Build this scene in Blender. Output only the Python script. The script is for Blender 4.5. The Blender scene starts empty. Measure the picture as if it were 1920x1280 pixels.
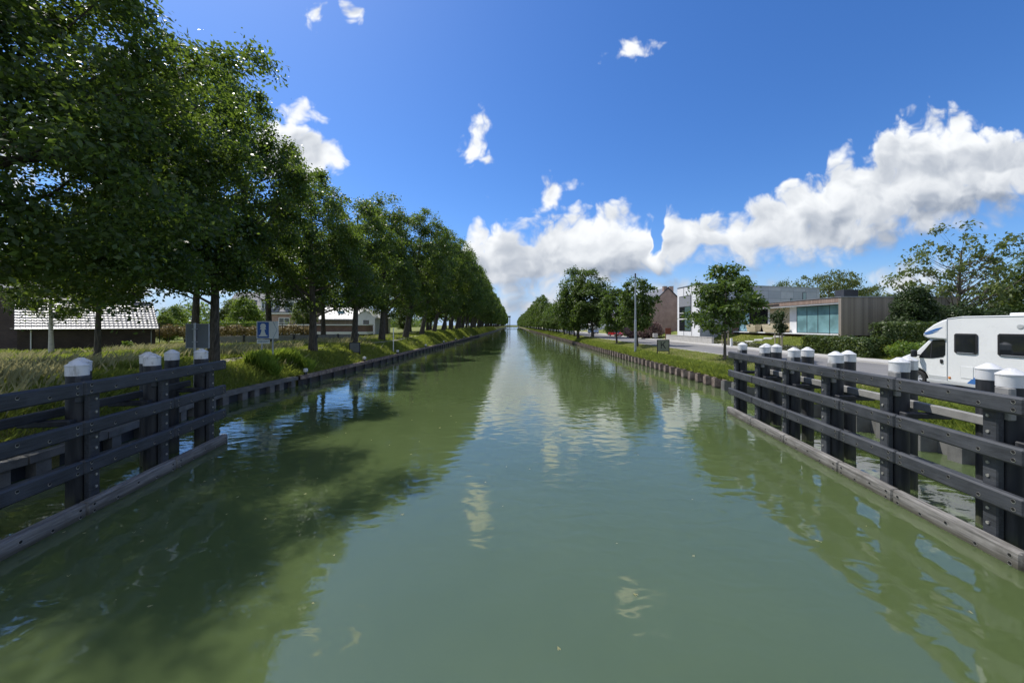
import bpy, bmesh, math, random
import numpy as np
from mathutils import Vector, Matrix
R = math.radians
random.seed(7)
scene = bpy.context.scene
COL = scene.collection

# ---------------------------------------------------------------- camera
EYE = 4.2
cam_d = bpy.data.cameras.new('camera')
cam = bpy.data.objects.new('camera', cam_d)
COL.objects.link(cam)
cam.location = (0, 0, EYE)
cam.rotation_euler = (R(90), 0, 0)
cam_d.sensor_width = 36.0
cam_d.lens = 36.0 * 700 / 1920
cam_d.shift_y = -30.5 / 1920
cam_d.clip_start = 0.1
cam_d.clip_end = 20000
scene.camera = cam

# ---------------------------------------------------------------- exposure
scene.view_settings.view_transform = 'Standard'
scene.view_settings.look = 'None'
scene.view_settings.exposure = 0.35
scene.view_settings.gamma = 1.0

# ---------------------------------------------------------------- sun
SUN_EL, SUN_AZ = R(57), R(52)          # azimuth measured from +Y towards -X
to_sun = Vector((-math.sin(SUN_AZ) * math.cos(SUN_EL), math.cos(SUN_AZ) * math.cos(SUN_EL), math.sin(SUN_EL)))
sun_d = bpy.data.lights.new('sun', 'SUN')
sun_d.energy = 4.0
sun_d.angle = R(0.53)
sun_d.color = (1.0, 0.95, 0.87)
sun = bpy.data.objects.new('sun', sun_d)
COL.objects.link(sun)
sun.rotation_euler = to_sun.to_track_quat('Z', 'Y').to_euler()
sun.location = (0, 0, 60)

# ---------------------------------------------------------------- world: sky with cumulus clouds
world = bpy.data.worlds.new('World')
scene.world = world
world.use_nodes = True
wt = world.node_tree
wt.nodes.clear()


class NX:
    """tiny expression helper for shader nodes"""
    def __init__(self, tree):
        self.t = tree

    def node(self, kind, **kw):
        n = self.t.nodes.new(kind)
        for k, v in kw.items():
            setattr(n, k, v)
        return n

    def put(self, sock, v):
        if isinstance(v, bpy.types.NodeSocket):
            self.t.links.new(v, sock)
        else:
            sock.default_value = v

    def m(self, op, a, b=None, c=None, clamp=False):
        n = self.node('ShaderNodeMath', operation=op, use_clamp=clamp)
        for i, v in enumerate((a, b, c)):
            if v is not None:
                self.put(n.inputs[i], v)
        return n.outputs[0]

    def sm(self, v, lo, hi, a=0.0, b=1.0):
        n = self.node('ShaderNodeMapRange', interpolation_type='SMOOTHSTEP')
        for i, x in enumerate((v, lo, hi, a, b)):
            self.put(n.inputs[i], x)
        return n.outputs[0]

    def lin(self, v, lo, hi, a=0.0, b=1.0):
        n = self.node('ShaderNodeMapRange')
        for i, x in enumerate((v, lo, hi, a, b)):
            self.put(n.inputs[i], x)
        return n.outputs[0]

    def xyz(self, x=0.0, y=0.0, z=0.0):
        n = self.node('ShaderNodeCombineXYZ')
        for i, v in enumerate((x, y, z)):
            self.put(n.inputs[i], v)
        return n.outputs[0]

    def sep(self, v):
        n = self.node('ShaderNodeSeparateXYZ')
        self.put(n.inputs[0], v)
        return n.outputs

    def noise(self, vec, scale, detail=4.0, rough=0.5, dist=0.0, out=0):
        n = self.node('ShaderNodeTexNoise')
        self.put(n.inputs['Vector'], vec)
        n.inputs['Scale'].default_value = scale
        n.inputs['Detail'].default_value = detail
        n.inputs['Roughness'].default_value = rough
        n.inputs['Distortion'].default_value = dist
        return n.outputs[out]

    def mix(self, fac, a, b, blend='MIX'):
        n = self.node('ShaderNodeMix', data_type='RGBA', blend_type=blend)
        self.put(n.inputs[0], fac)
        for s, v in ((n.inputs[6], a), (n.inputs[7], b)):
            if isinstance(v, (tuple, list)) and len(v) == 3:
                v = (*v, 1.0)
            self.put(s, v)
        return n.outputs[2]

    def curve(self, x, pts):
        n = self.node('ShaderNodeFloatCurve')
        self.put(n.inputs['Value'], x)
        c = n.mapping.curves[0]
        c.points[0].location = pts[0]
        c.points[1].location = pts[-1]
        for p in pts[1:-1]:
            c.points.new(*p)
        for p in c.points:
            p.handle_type = 'AUTO'
        n.mapping.update()
        return n.outputs[0]


w = NX(wt)
PU = lambda px: (px - 960) / 700.0
PV = lambda py: (609.5 - py) / 700.0
tc = w.node('ShaderNodeTexCoord')
dx, dy, dz = w.sep(tc.outputs['Generated'])
ysafe = w.m('MAXIMUM', dy, 0.02)
U = w.m('DIVIDE', dx, ysafe)
V = w.m('DIVIDE', w.m('ABSOLUTE', dz), ysafe)

BT = [(850, 540), (868, 470), (880, 420), (905, 404), (945, 412), (982, 424), (1000, 412), (1035, 394), (1070, 388), (1110, 391),
      (1150, 386), (1195, 388), (1218, 402), (1232, 476), (1248, 404), (1265, 393), (1290, 403), (1330, 394), (1385, 403),
      (1432, 352), (1480, 354), (1520, 341), (1548, 330), (1562, 288), (1590, 280), (1606, 300), (1640, 272), (1660, 238),
      (1710, 226), (1765, 210), (1800, 216), (1860, 240), (1920, 246), (2060, 260), (2300, 330), (2500, 420)]
BB = [(850, 560), (880, 565), (960, 572), (1020, 572), (1100, 566), (1180, 552), (1230, 530), (1300, 506), (1400, 512), (1480, 502),
      (1560, 496), (1680, 474), (1780, 444), (1850, 420), (1920, 396), (2060, 360), (2300, 350), (2500, 420)]
U0, U1 = PU(850), PU(2500)
VM = 0.6
cv = lambda pts: [((PU(x) - U0) / (U1 - U0), PV(y) / VM) for x, y in pts]
ELL = [  # px, py, rx, ry, tilt(deg, up to the right), strength
    (556, 288, 108, 58, -8, 2.0), (505, 262, 50, 40, -20, 1.6), (568, 216, 50, 24, 8, 1.5), (600, 26, 30, 34, -40, 1.1), (662, 18, 34, 24, -30, 1.0),
    (1186, 98, 58, 28, 6, 1.5), (890, 264, 36, 54, -28, 1.6), (908, 294, 26, 14, -10, .9), (1034, 360, 62, 34, 35, 1.7), (752, 367, 18, 9, 0, 1.0),
    (1700, 522, 115, 46, 12, 1.7), (1750, 500, 60, 34, 10, 1.5), (1370, 524, 120, 36, 0, 1.2), (1250, 550, 140, 44, 0, 1.5), (1010, 575, 240, 44, 0, 1.5),
    (920, 520, 60, 44, 0, 1.0), (1100, 585, 240, 30, 0, 1.2), (930, 585, 160, 30, 0, 1.2), (1300, 570, 110, 34, 0, 1.3), (700, 590, 240, 30, 0, .7),
    (240, 170, 100, 90, 0, 1.0), (90, 260, 190, 90, 20, 1.0), (150, 480, 330, 120, 0, 1.0), (-300, 300, 420, 260, 0, 1.0), (-900, 0, 700, 420, 0, 1.0),
    (2500, 480, 420, 100, 0, 1.0), (640, -330, 60, 40, 20, .8), (560, -260, 40, 30, 0, .7), (2500, -300, 300, 160, 0, .8)]


def cloud_field(u, v):
    p = w.xyz(u, v, 0.37)
    nz_ = w.node('ShaderNodeTexNoise', noise_dimensions='2D')
    w.put(nz_.inputs['Vector'], p)
    nz_.inputs['Scale'].default_value = 9.0
    nz_.inputs['Detail'].default_value = 2.0
    wn = w.sep(nz_.outputs[1])
    u2 = w.m('ADD', u, w.m('MULTIPLY', w.m('SUBTRACT', wn[0], 0.5), 0.06))
    v2 = w.m('ADD', v, w.m('MULTIPLY', w.m('SUBTRACT', wn[1], 0.5), 0.05))
    x = w.lin(u2, U0, U1)
    top = w.m('MULTIPLY', w.curve(x, cv(BT)), VM)
    bot = w.m('MULTIPLY', w.curve(x, cv(BB)), VM)
    over = w.m('SUBTRACT', top, v2)
    under = w.m('SUBTRACT', v2, bot)
    m_ = w.m('ADD', w.m('MINIMUM', w.m('MINIMUM', over, under), 0.08), 0.020)
    rel = w.m('DIVIDE', under, w.m('MAXIMUM', w.m('SUBTRACT', top, bot), 0.02))
    for (px, py, rx, ry, tilt, s) in ELL:
        ca, sa = math.cos(R(tilt)), math.sin(R(tilt))
        du = w.m('SUBTRACT', u2, PU(px))
        dv = w.m('SUBTRACT', v2, PV(py))
        a = w.m('MULTIPLY_ADD', du, ca * 700 / rx, w.m('MULTIPLY', dv, sa * 700 / rx))
        b = w.m('MULTIPLY_ADD', dv, ca * 700 / ry, w.m('MULTIPLY', du, -sa * 700 / ry))
        r = w.m('SQRT', w.m('ADD', w.m('MULTIPLY', a, a), w.m('MULTIPLY', b, b)))
        k = max(min(min(rx, ry) / 700.0, .10), .045) * s
        e = w.m('MULTIPLY_ADD', r, -k, k)
        m_ = w.m('MAXIMUM', m_, e)
    return p, u2, v2, m_, rel


def billows(u, v):
    """puffy detail of the cumulus, flat 2-D noise so that it stays cheap"""
    n1 = w.node('ShaderNodeTexNoise', noise_dimensions='2D')
    w.put(n1.inputs['Vector'], w.xyz(u, v))
    n1.inputs['Scale'].default_value = 10.0
    n1.inputs['Detail'].default_value = 8.0
    n1.inputs['Roughness'].default_value = 0.53
    vo = w.node('ShaderNodeTexVoronoi', voronoi_dimensions='2D', feature='F1')
    w.put(vo.inputs['Vector'], w.xyz(u, v))
    vo.inputs['Scale'].default_value = 14.0
    vo.inputs['Detail'].default_value = 3.0
    vo.inputs['Roughness'].default_value = 0.5
    return w.m('ADD', w.m('MULTIPLY_ADD', w.m('SUBTRACT', n1.outputs[0], 0.5), 0.085, 0.012),
               w.m('MULTIPLY', w.m('SUBTRACT', 0.45, vo.outputs['Distance']), 0.070))


P_, U2, V2, M0, REL = cloud_field(U, V)
B0 = billows(U2, V2)
B1 = billows(w.m('ADD', U2, -0.016), w.m('ADD', V2, 0.026))
D0 = w.m('ADD', M0, w.m('MINIMUM', B0, 0.045))
front = w.sm(dy, 0.06, 0.16)
alpha = w.sm(D0, 0.0, w.sm(REL, 0.0, 0.6, 0.10, 0.05))
# unseen scattered cumulus, added behind the camera as fill light
nb = w.noise(tc.outputs['Generated'], 2.6, 5.0, 0.6)
back = w.m('MULTIPLY', w.m('MULTIPLY', w.sm(nb, 0.46, 0.58), w.sm(dz, 0.03, 0.12)), w.m('SUBTRACT', 1.0, front))
alpha = w.m('MAXIMUM', w.m('MULTIPLY', alpha, front), back)
lit = w.sm(w.m('SUBTRACT', B0, B1), -0.05, 0.05)


def lump(u, v):
    n = w.node('ShaderNodeTexNoise', noise_dimensions='2D')
    w.put(n.inputs['Vector'], w.xyz(u, w.m('MULTIPLY', v, 1.7)))
    n.inputs['Scale'].default_value = 5.0
    n.inputs['Detail'].default_value = 3.0
    return n.outputs[0]


coarse = w.sm(w.m('SUBTRACT', lump(U2, V2), lump(w.m('ADD', U2, -.04), w.m('ADD', V2, .05))), -0.16, 0.14)
thin = w.sm(D0, 0.015, 0.10, 1.0, 0.0)
high = w.m('MAXIMUM', w.sm(REL, 0.12, 0.8), w.m('MULTIPLY', w.sm(REL, -0.3, -0.03, 1.0, 0.0), 0.5))
bright = w.m('ADD', w.m('MULTIPLY', lit, 0.30), w.m('ADD', w.m('MULTIPLY', thin, w.m('MULTIPLY_ADD', high, 0.22, 0.04)),
             w.m('MULTIPLY_ADD', high, 0.40, w.m('MULTIPLY_ADD', coarse, 0.36, -0.05))), clamp=True)
ccol = w.mix(bright, (0.225, 0.27, 0.35), (0.78, 0.80, 0.82))
sky = w.node('ShaderNodeTexSky', sky_type='NISHITA')
sky.sun_disc = False
sky.sun_elevation = SUN_EL
sky.sun_rotation = -SUN_AZ
sky.altitude = 30
sky.air_density = 1.0
sky.dust_density = 0.55
sky.ozone_density = 3.0
hs = w.node('ShaderNodeHueSaturation')
hs.inputs['Saturation'].default_value = 1.22
hs.inputs['Value'].default_value = 1.0
w.put(hs.inputs['Color'], sky.outputs[0])
SKY_STRENGTH = 0.105
cl = w.mix(1.0, ccol, (1 / SKY_STRENGTH,) * 3, 'MULTIPLY')
tinted = w.mix(1.0, hs.outputs[0], (0.76, 0.92, 1.19), 'MULTIPLY')
low = w.sm(V, 0.0, 0.20, 0.85, 0.0)
hazy = w.mix(low, tinted, tuple(c / SKY_STRENGTH for c in (0.34, 0.47, 0.69)))
final = w.mix(alpha, hazy, cl)
bg = w.node('ShaderNodeBackground')
w.put(bg.inputs['Color'], final)
bg.inputs['Strength'].default_value = SKY_STRENGTH
wo = w.node('ShaderNodeOutputWorld')
wt.links.new(bg.outputs[0], wo.inputs[0])

# ================================================================ helpers
def link(o):
    COL.objects.link(o)
    return o


def tag(o, label=None, cat=None, group=None, kind=None):
    if label: o['label'] = label
    if cat: o['category'] = cat
    if group: o['group'] = group
    if kind: o['kind'] = kind
    return o


def thing(name, label, cat, loc=(0, 0, 0), rz=0.0, group=None):
    o = link(bpy.data.objects.new(name, None))
    o.empty_display_size = 0.3
    o.location = loc
    o.rotation_euler = (0, 0, rz)
    return tag(o, label, cat, group)


def copy_tree(o, parent=None):
    c = o.copy()
    COL.objects.link(c)
    c.parent = parent
    for ch in o.children:
        copy_tree(ch, c)
    return c


class MB:
    """collects shapes, then links them as ONE mesh object; faces carry a material slot"""
    def __init__(self):
        self.v, self.f, self.mi, self.cur = [], [], [], 0

    def mat(self, i):
        self.cur = i
        return self

    def poly(self, pts, flip=False):
        n = len(self.v)
        self.v += [tuple(p) for p in pts]
        idx = list(range(n, n + len(pts)))
        self.f.append(idx[::-1] if flip else idx)
        self.mi.append(self.cur)
        return self

    def raw(self, verts, faces):
        n = len(self.v)
        self.v += [tuple(p) for p in verts]
        for f in faces:
            self.f.append([n + i for i in f])
            self.mi.append(self.cur)
        return self

    def box(self, x0, x1, y0, y1, z0, z1, ch=0.0):
        if x0 > x1: x0, x1 = x1, x0
        if y0 > y1: y0, y1 = y1, y0
        if z0 > z1: z0, z1 = z1, z0
        if ch <= 0:
            v = [(x, y, z) for z in (z0, z1) for y in (y0, y1) for x in (x0, x1)]
            return self.raw(v, [(0, 2, 3, 1), (4, 5, 7, 6), (0, 1, 5, 4), (2, 6, 7, 3), (0, 4, 6, 2), (1, 3, 7, 5)])
        bm = bmesh.new()
        bmesh.ops.create_cube(bm, size=1.0)
        for q in bm.verts:
            q.co = Vector(((x0 + x1) / 2 + q.co.x * (x1 - x0), (y0 + y1) / 2 + q.co.y * (y1 - y0), (z0 + z1) / 2 + q.co.z * (z1 - z0)))
        bmesh.ops.bevel(bm, geom=list(bm.edges), offset=ch, segments=1, affect='EDGES', profile=0.5)
        bm.verts.index_update()
        self.raw([tuple(q.co) for q in bm.verts], [[q.index for q in f.verts] for f in bm.faces])
        bm.free()
        return self

    def prism(self, pts, axis, a, b):
        """extrude a 2-D outline along an axis from a to b"""
        def P(p, t):
            return {'x': (t, p[0], p[1]), 'y': (p[0], t, p[1]), 'z': (p[0], p[1], t)}[axis]
        n = len(pts)
        v = [P(p, a) for p in pts] + [P(p, b) for p in pts]
        fs = [list(range(n))[::-1], list(range(n, 2 * n))] + [[i, (i + 1) % n, n + (i + 1) % n, n + i] for i in range(n)]
        return self.raw(v, fs)

    def tube(self, pts, radii, n=8, cap=True):
        pts = [Vector(p) for p in pts]
        rings = []
        for i, p in enumerate(pts):
            d = (pts[min(i + 1, len(pts) - 1)] - pts[max(i - 1, 0)])
            if d.length < 1e-6: d = Vector((0, 0, 1))
            d.normalize()
            a = d.orthogonal() if abs(d.z) > .9 else d.cross(Vector((0, 0, 1)))
            if abs(d.z) > .9:
                a = Vector((1, 0, 0)) - d * d.x
            a.normalize()
            b = d.cross(a)
            r = radii[i] if isinstance(radii, (list, tuple)) else radii
            rings.append([p + (a * math.cos(2 * math.pi * k / n) + b * math.sin(2 * math.pi * k / n)) * r for k in range(n)])
        v = [q for ring in rings for q in ring]
        fs = []
        for i in range(len(rings) - 1):
            for k in range(n):
                k2 = (k + 1) % n
                fs.append((i * n + k, i * n + k2, (i + 1) * n + k2, (i + 1) * n + k))
        if cap:
            fs.append(tuple(range(n))[::-1])
            fs.append(tuple((len(rings) - 1) * n + k for k in range(n)))
        return self.raw(v, fs)

    def lathe(self, prof, n=24, c=(0, 0, 0)):
        """prof: (radius, z) from bottom to top about the vertical axis through c"""
        v, fs = [], []
        for (r, z) in prof:
            for k in range(n):
                a = 2 * math.pi * k / n
                v.append((c[0] + r * math.cos(a), c[1] + r * math.sin(a), c[2] + z))
        for i in range(len(prof) - 1):
            for k in range(n):
                k2 = (k + 1) % n
                fs.append((i * n + k, i * n + k2, (i + 1) * n + k2, (i + 1) * n + k))
        fs.append(tuple(range(n))[::-1])
        fs.append(tuple((len(prof) - 1) * n + k for k in range(n)))
        return self.raw(v, fs)

    def disc(self, c, axis, r, d, n=12):
        """short cylinder, from c along axis by d"""
        c = Vector(c); axis = Vector(axis).normalized()
        return self.tube([c, c + axis * d], r, n)

    def build(self, name, mats, parent=None, smooth=False, xf=None):
        me = bpy.data.meshes.new(name)
        vs = self.v if xf is None else [tuple(xf @ Vector(p)) for p in self.v]
        me.from_pydata(vs, [], self.f)
        if not isinstance(mats, (list, tuple)): mats = [mats]
        for m in mats: me.materials.append(m)
        me.polygons.foreach_set('material_index', self.mi)
        bm = bmesh.new(); bm.from_mesh(me)
        bmesh.ops.recalc_face_normals(bm, faces=list(bm.faces))
        bm.to_mesh(me); bm.free()
        if smooth:
            me.polygons.foreach_set('use_smooth', [True] * len(me.polygons))
            try:
                me.set_sharp_from_angle(angle=R(smooth if smooth is not True else 40))
            except Exception:
                pass
        o = link(bpy.data.objects.new(name, me))
        if parent: o.parent = parent
        return o


def fast_mesh(name, verts, nface, per, mat):
    """numpy mesh of nface polygons with `per` vertices each, no sharing"""
    me = bpy.data.meshes.new(name)
    nv = len(verts)
    me.vertices.add(nv)
    me.vertices.foreach_set('co', np.ascontiguousarray(verts, dtype=np.float32).ravel())
    me.loops.add(nv)
    me.loops.foreach_set('vertex_index', np.arange(nv, dtype=np.int32))
    me.polygons.add(nface)
    me.polygons.foreach_set('loop_start', np.arange(0, nv, per, dtype=np.int32))
    me.update(calc_edges=True)
    me.materials.append(mat)
    return me


# ================================================================ materials
def new_mat(name):
    m = bpy.data.materials.new(name)
    m.use_nodes = True
    t = m.node_tree
    p = t.nodes['Principled BSDF']
    return m, NX(t), p


def bump(x, p, h, strength=0.3, dist=0.02):
    b = x.node('ShaderNodeBump')
    b.inputs['Strength'].default_value = strength
    b.inputs['Distance'].default_value = dist
    x.put(b.inputs['Height'], h)
    x.put(p.inputs['Normal'], b.outputs[0])


def plain(name, col, rough=0.6, var=0.18, scale=3.0, metal=0.0, bstr=0.15, spec=0.5, fine=40.0, coat=0.0):
    """a surface with soft blotches, grain and a little relief"""
    m, x, p = new_mat(name)
    tc = x.node('ShaderNodeTexCoord').outputs['Object']
    a = x.noise(tc, scale, 5.0, 0.6)
    b = x.noise(tc, fine, 3.0, 0.6)
    f = x.m('ADD', x.m('MULTIPLY', a, 0.7), x.m('MULTIPLY', b, 0.3))
    lo = tuple(max(0, c * (1 - var)) for c in col); hi = tuple(min(1, c * (1 + var)) for c in col)
    x.put(p.inputs['Base Color'], x.mix(x.sm(f, 0.3, 0.7), lo, hi))
    x.put(p.inputs['Roughness'], x.lin(a, 0.3, 0.7, max(0.02, rough - 0.08), min(1, rough + 0.08)))
    p.inputs['Metallic'].default_value = metal
    p.inputs['Specular IOR Level'].default_value = spec
    p.inputs['Coat Weight'].default_value = coat
    if bstr: bump(x, p, b, bstr, 0.01)
    return m


def brick(name, c1, c2, mortar, size=(0.22, 0.065), rough=0.85):
    m, x, p = new_mat(name)
    tc = x.node('ShaderNodeTexCoord').outputs['Object']
    sx, sy, sz = x.sep(tc)
    v = x.xyz(x.m('ADD', sx, sy), sz, 0.0)
    bt = x.node('ShaderNodeTexBrick')
    x.put(bt.inputs['Vector'], v)
    bt.inputs['Scale'].default_value = 1.0
    bt.inputs['Brick Width'].default_value = size[0]
    bt.inputs['Row Height'].default_value = size[1]
    bt.inputs['Mortar Size'].default_value = 0.006
    bt.inputs['Color1'].default_value = (*c1, 1)
    bt.inputs['Color2'].default_value = (*c2, 1)
    bt.inputs['Mortar'].default_value = (*mortar, 1)
    n = x.noise(tc, 0.9, 5.0, 0.6)
    x.put(p.inputs['Base Color'], x.mix(x.sm(n, 0.35, 0.7, 0.0, 0.5), bt.outputs['Color'], tuple(c * 0.55 for c in c1)))
    p.inputs['Roughness'].default_value = rough
    bump(x, p, bt.outputs['Fac'], -0.4, 0.01)
    return m


def leaf_mat(name, dark, light, trans, warm=0.0, tw=0.35, rough=0.5):
    m, x, p = new_mat(name)
    g = x.node('ShaderNodeNewGeometry')
    oi = x.node('ShaderNodeObjectInfo')
    r = g.outputs['Random Per Island']
    tc = x.node('ShaderNodeTexCoord').outputs['Object']
    cl = x.noise(tc, 0.55, 2.0, 0.5)
    f = x.m('ADD', x.m('MULTIPLY', r, 0.55), x.m('MULTIPLY', x.sm(cl, 0.3, 0.7), 0.45))
    c = x.mix(f, dark, light)
    tint = x.mix(oi.outputs['Random'], (0.86, 0.95, 0.9), (1.12, 1.04, 0.95))
    c = x.mix(1.0, c, tint, 'MULTIPLY')
    x.put(p.inputs['Base Color'], c)
    p.inputs['Roughness'].default_value = rough
    p.inputs['Specular IOR Level'].default_value = 0.35
    tr = x.node('ShaderNodeBsdfTranslucent')
    x.put(tr.inputs['Color'], x.mix(f, tuple(k * 0.7 for k in trans), trans))
    ms = x.node('ShaderNodeMixShader')
    ms.inputs[0].default_value = tw
    x.t.links.new(p.outputs[0], ms.inputs[1])
    x.t.links.new(tr.outputs[0], ms.inputs[2])
    x.t.links.new(ms.outputs[0], x.t.nodes['Material Output'].inputs[0])
    return m


M = {}
M['leaf_big'] = leaf_mat('broad leaves', (0.015, 0.034, 0.013), (0.052, 0.086, 0.023), (0.27, 0.40, 0.045), tw=0.38, rough=0.4)
M['leaf_young'] = leaf_mat('young tree leaves', (0.032, 0.058, 0.014), (0.092, 0.133, 0.031), (0.240, 0.336, 0.042))
M['leaf_right'] = leaf_mat('lime tree leaves', (0.032, 0.060, 0.016), (0.095, 0.147, 0.036), (0.177, 0.276, 0.033))
M['leaf_pale'] = leaf_mat('pale leaves', (0.07, 0.10, 0.03), (0.16, 0.19, 0.06), (0.22, 0.28, 0.06))
M['leaf_dark'] = leaf_mat('yew leaves', (0.019, 0.038, 0.014), (0.054, 0.086, 0.024), (0.078, 0.143, 0.026), tw=0.2)
M['leaf_hedge'] = leaf_mat('hedge leaves', (0.03, 0.055, 0.014), (0.09, 0.125, 0.028), (0.14, 0.2, 0.03), tw=0.25)
M['leaf_bright'] = leaf_mat('bright shrub leaves', (0.07, 0.13, 0.02), (0.17, 0.25, 0.04), (0.28, 0.4, 0.04))
M['leaf_brown'] = leaf_mat('withered hedge leaves', (0.13, 0.12, 0.045), (0.36, 0.30, 0.13), (0.4, 0.28, 0.10), tw=0.2)
M['leaf_plum'] = leaf_mat('plum leaves', (0.06, 0.035, 0.035), (0.34, 0.24, 0.22), (0.3, 0.16, 0.14), tw=0.2)
M['leaf_blossom'] = leaf_mat('pink blossom', (0.22, 0.13, 0.13), (0.42, 0.30, 0.29), (0.4, 0.25, 0.22), tw=0.2)
M['leaf_lavender'] = leaf_mat('grey green ground shrubs', (0.07, 0.08, 0.035), (0.17, 0.17, 0.08), (0.15, 0.17, 0.05), tw=0.2)
M['grass_blade'] = leaf_mat('grass blades', (0.105, 0.145, 0.026), (0.25, 0.285, 0.07), (0.46, 0.55, 0.08), tw=0.42, rough=0.55)
M['grass_straw'] = leaf_mat('dry grass stems', (0.24, 0.23, 0.10), (0.50, 0.47, 0.26), (0.50, 0.46, 0.22), tw=0.4, rough=0.6)
M['reed'] = leaf_mat('reed blades', (0.11, 0.18, 0.03), (0.24, 0.32, 0.06), (0.48, 0.62, 0.08), tw=0.5)

def pile_mat():
    m, x, p = new_mat('black pile coating')
    tc = x.node('ShaderNodeTexCoord').outputs['Object']
    ox, oy, oz = x.sep(tc)
    st = x.noise(x.xyz(x.m('MULTIPLY', ox, 6.0), x.m('MULTIPLY', oy, 6.0), x.m('MULTIPLY', oz, 0.5)), 1.2, 6.0, 0.65)
    c = x.mix(x.sm(st, 0.42, 0.72, 0.0, 0.8), (0.013, 0.015, 0.020), (0.050, 0.052, 0.056))
    c = x.mix(x.m('MULTIPLY', x.sm(oz, 0.10, 0.50, 0.85, 0.0), x.sm(st, 0.35, 0.6)), c, (0.075, 0.085, 0.045))
    x.put(p.inputs['Base Color'], c)
    x.put(p.inputs['Roughness'], x.lin(st, 0.3, 0.7, 0.42, 0.7))
    return m


M['black_steel'] = pile_mat()
def rail_mat():
    m, x, p = new_mat('charcoal beam')
    tc = x.node('ShaderNodeTexCoord').outputs['Object']
    ox, oy, oz = x.sep(tc)
    gr = x.noise(x.xyz(x.m('MULTIPLY', ox, 0.9), x.m('MULTIPLY', oy, 14.0), x.m('MULTIPLY', oz, 14.0)), 1.6, 7.0, 0.7)
    bl = x.noise(tc, 1.3, 5.0, 0.6)
    sc = x.noise(x.xyz(x.m('MULTIPLY', ox, 3.0), oy, x.m('MULTIPLY', oz, 22.0)), 2.2, 4.0, 0.7)
    c = x.mix(x.sm(gr, 0.3, 0.7), (0.017, 0.0195, 0.024), (0.046, 0.052, 0.062))
    c = x.mix(x.sm(bl, 0.45, 0.7, 0.0, 0.6), c, (0.068, 0.074, 0.084))
    c = x.mix(x.sm(sc, 0.66, 0.74, 0.0, 0.6), c, (0.16, 0.16, 0.155))        # scuffs from hulls and ropes
    x.put(p.inputs['Base Color'], c)
    x.put(p.inputs['Roughness'], x.lin(bl, 0.3, 0.7, 0.5, 0.72))
    bump(x, p, x.m('ADD', gr, sc), 0.45, 0.012)
    return m


M['rail'] = rail_mat()
M['hole'] = plain('bolt hole', (0.006, 0.006, 0.007), 0.6, 0.1, bstr=0)
M['bolt'] = plain('galvanised bolt', (0.40, 0.39, 0.36), 0.45, 0.25, 20, metal=0.6, bstr=0)
M['tie'] = plain('grey timber', (0.22, 0.22, 0.215), 0.75, 0.22, 3.0, bstr=0.3)


def cap_mat():
    m, x, p = new_mat('white pile cap')
    tc = x.node('ShaderNodeTexCoord').outputs['Object']
    ox, oy, oz = x.sep(tc)
    st = x.noise(x.xyz(x.m('MULTIPLY', ox, 9.0), x.m('MULTIPLY', oy, 9.0), x.m('MULTIPLY', oz, 1.6)), 1.0, 5.0, 0.65)
    bl = x.noise(tc, 3.5, 6.0, 0.65)
    k = x.m('MAXIMUM', x.m('MULTIPLY', x.sm(st, 0.44, 0.66), x.sm(bl, 0.38, 0.6)), x.m('MULTIPLY', x.sm(bl, 0.3, 0.7), 0.3))
    x.put(p.inputs['Base Color'], x.mix(x.m('MULTIPLY', k, 0.75), (0.68, 0.69, 0.70), (0.28, 0.27, 0.24)))
    p.inputs['Roughness'].default_value = 0.45
    return m


M['cap'] = cap_mat()


def waling_mat():
    m, x, p = new_mat('weathered waling timber')
    tc = x.node('ShaderNodeTexCoord').outputs['Object']
    ox, oy, oz = x.sep(tc)
    v = x.xyz(x.m('MULTIPLY', ox, 0.6), x.m('MULTIPLY', oy, 8.0), x.m('MULTIPLY', oz, 8.0))
    n = x.noise(v, 2.0, 7.0, 0.65)
    n2 = x.noise(tc, 1.6, 5.0, 0.65)
    c = x.mix(x.sm(n, 0.3, 0.7), (0.09, 0.087, 0.08), (0.26, 0.25, 0.235))
    c = x.mix(x.sm(n2, 0.48, 0.72, 0.0, 0.6), c, (0.085, 0.078, 0.066))
    c = x.mix(x.sm(oz, 0.02, 0.14, 0.8, 0.0), c, (0.045, 0.042, 0.025))      # algae line at the water
    x.put(p.inputs['Base Color'], c)
    p.inputs['Roughness'].default_value = 0.8
    bump(x, p, n, 0.5, 0.01)
    return m


M['waling'] = waling_mat()
M['brick_brown'] = brick('brown brick', (0.36, 0.225, 0.18), (0.44, 0.29, 0.24), (0.40, 0.36, 0.32))
M['brick_dark'] = brick('dark brick', (0.055, 0.04, 0.035), (0.085, 0.058, 0.048), (0.07, 0.065, 0.06))
M['brick_red'] = brick('red brick', (0.19, 0.075, 0.05), (0.24, 0.10, 0.07), (0.2, 0.17, 0.15))
M['brick_wall'] = brick('garden wall brick', (0.16, 0.09, 0.07), (0.23, 0.13, 0.10), (0.2, 0.17, 0.15))
M['sandstone'] = brick('pale stacked stone', (0.52, 0.44, 0.29), (0.66, 0.58, 0.42), (0.36, 0.30, 0.2), (0.55, 0.14))
M['white_paint'] = plain('white paint', (0.78, 0.78, 0.77), 0.5, 0.04, 2.0, bstr=0.03)
M['white_plaster'] = plain('white plaster', (0.74, 0.75, 0.76), 0.8, 0.06, 1.5, bstr=0.1)
M['roof_slate'] = plain('grey roof tiles', (0.13, 0.135, 0.15), 0.6, 0.2, 4.0, bstr=0.3, fine=14)
M['roof_light'] = plain('pale grey roofing', (0.27, 0.28, 0.30), 0.5, 0.12, 2.0, bstr=0.1)
M['tile_glaze'] = plain('glazed roof tile', (0.22, 0.22, 0.23), 0.44, 0.25, 1.5, bstr=0.05, spec=0.8)
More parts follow.
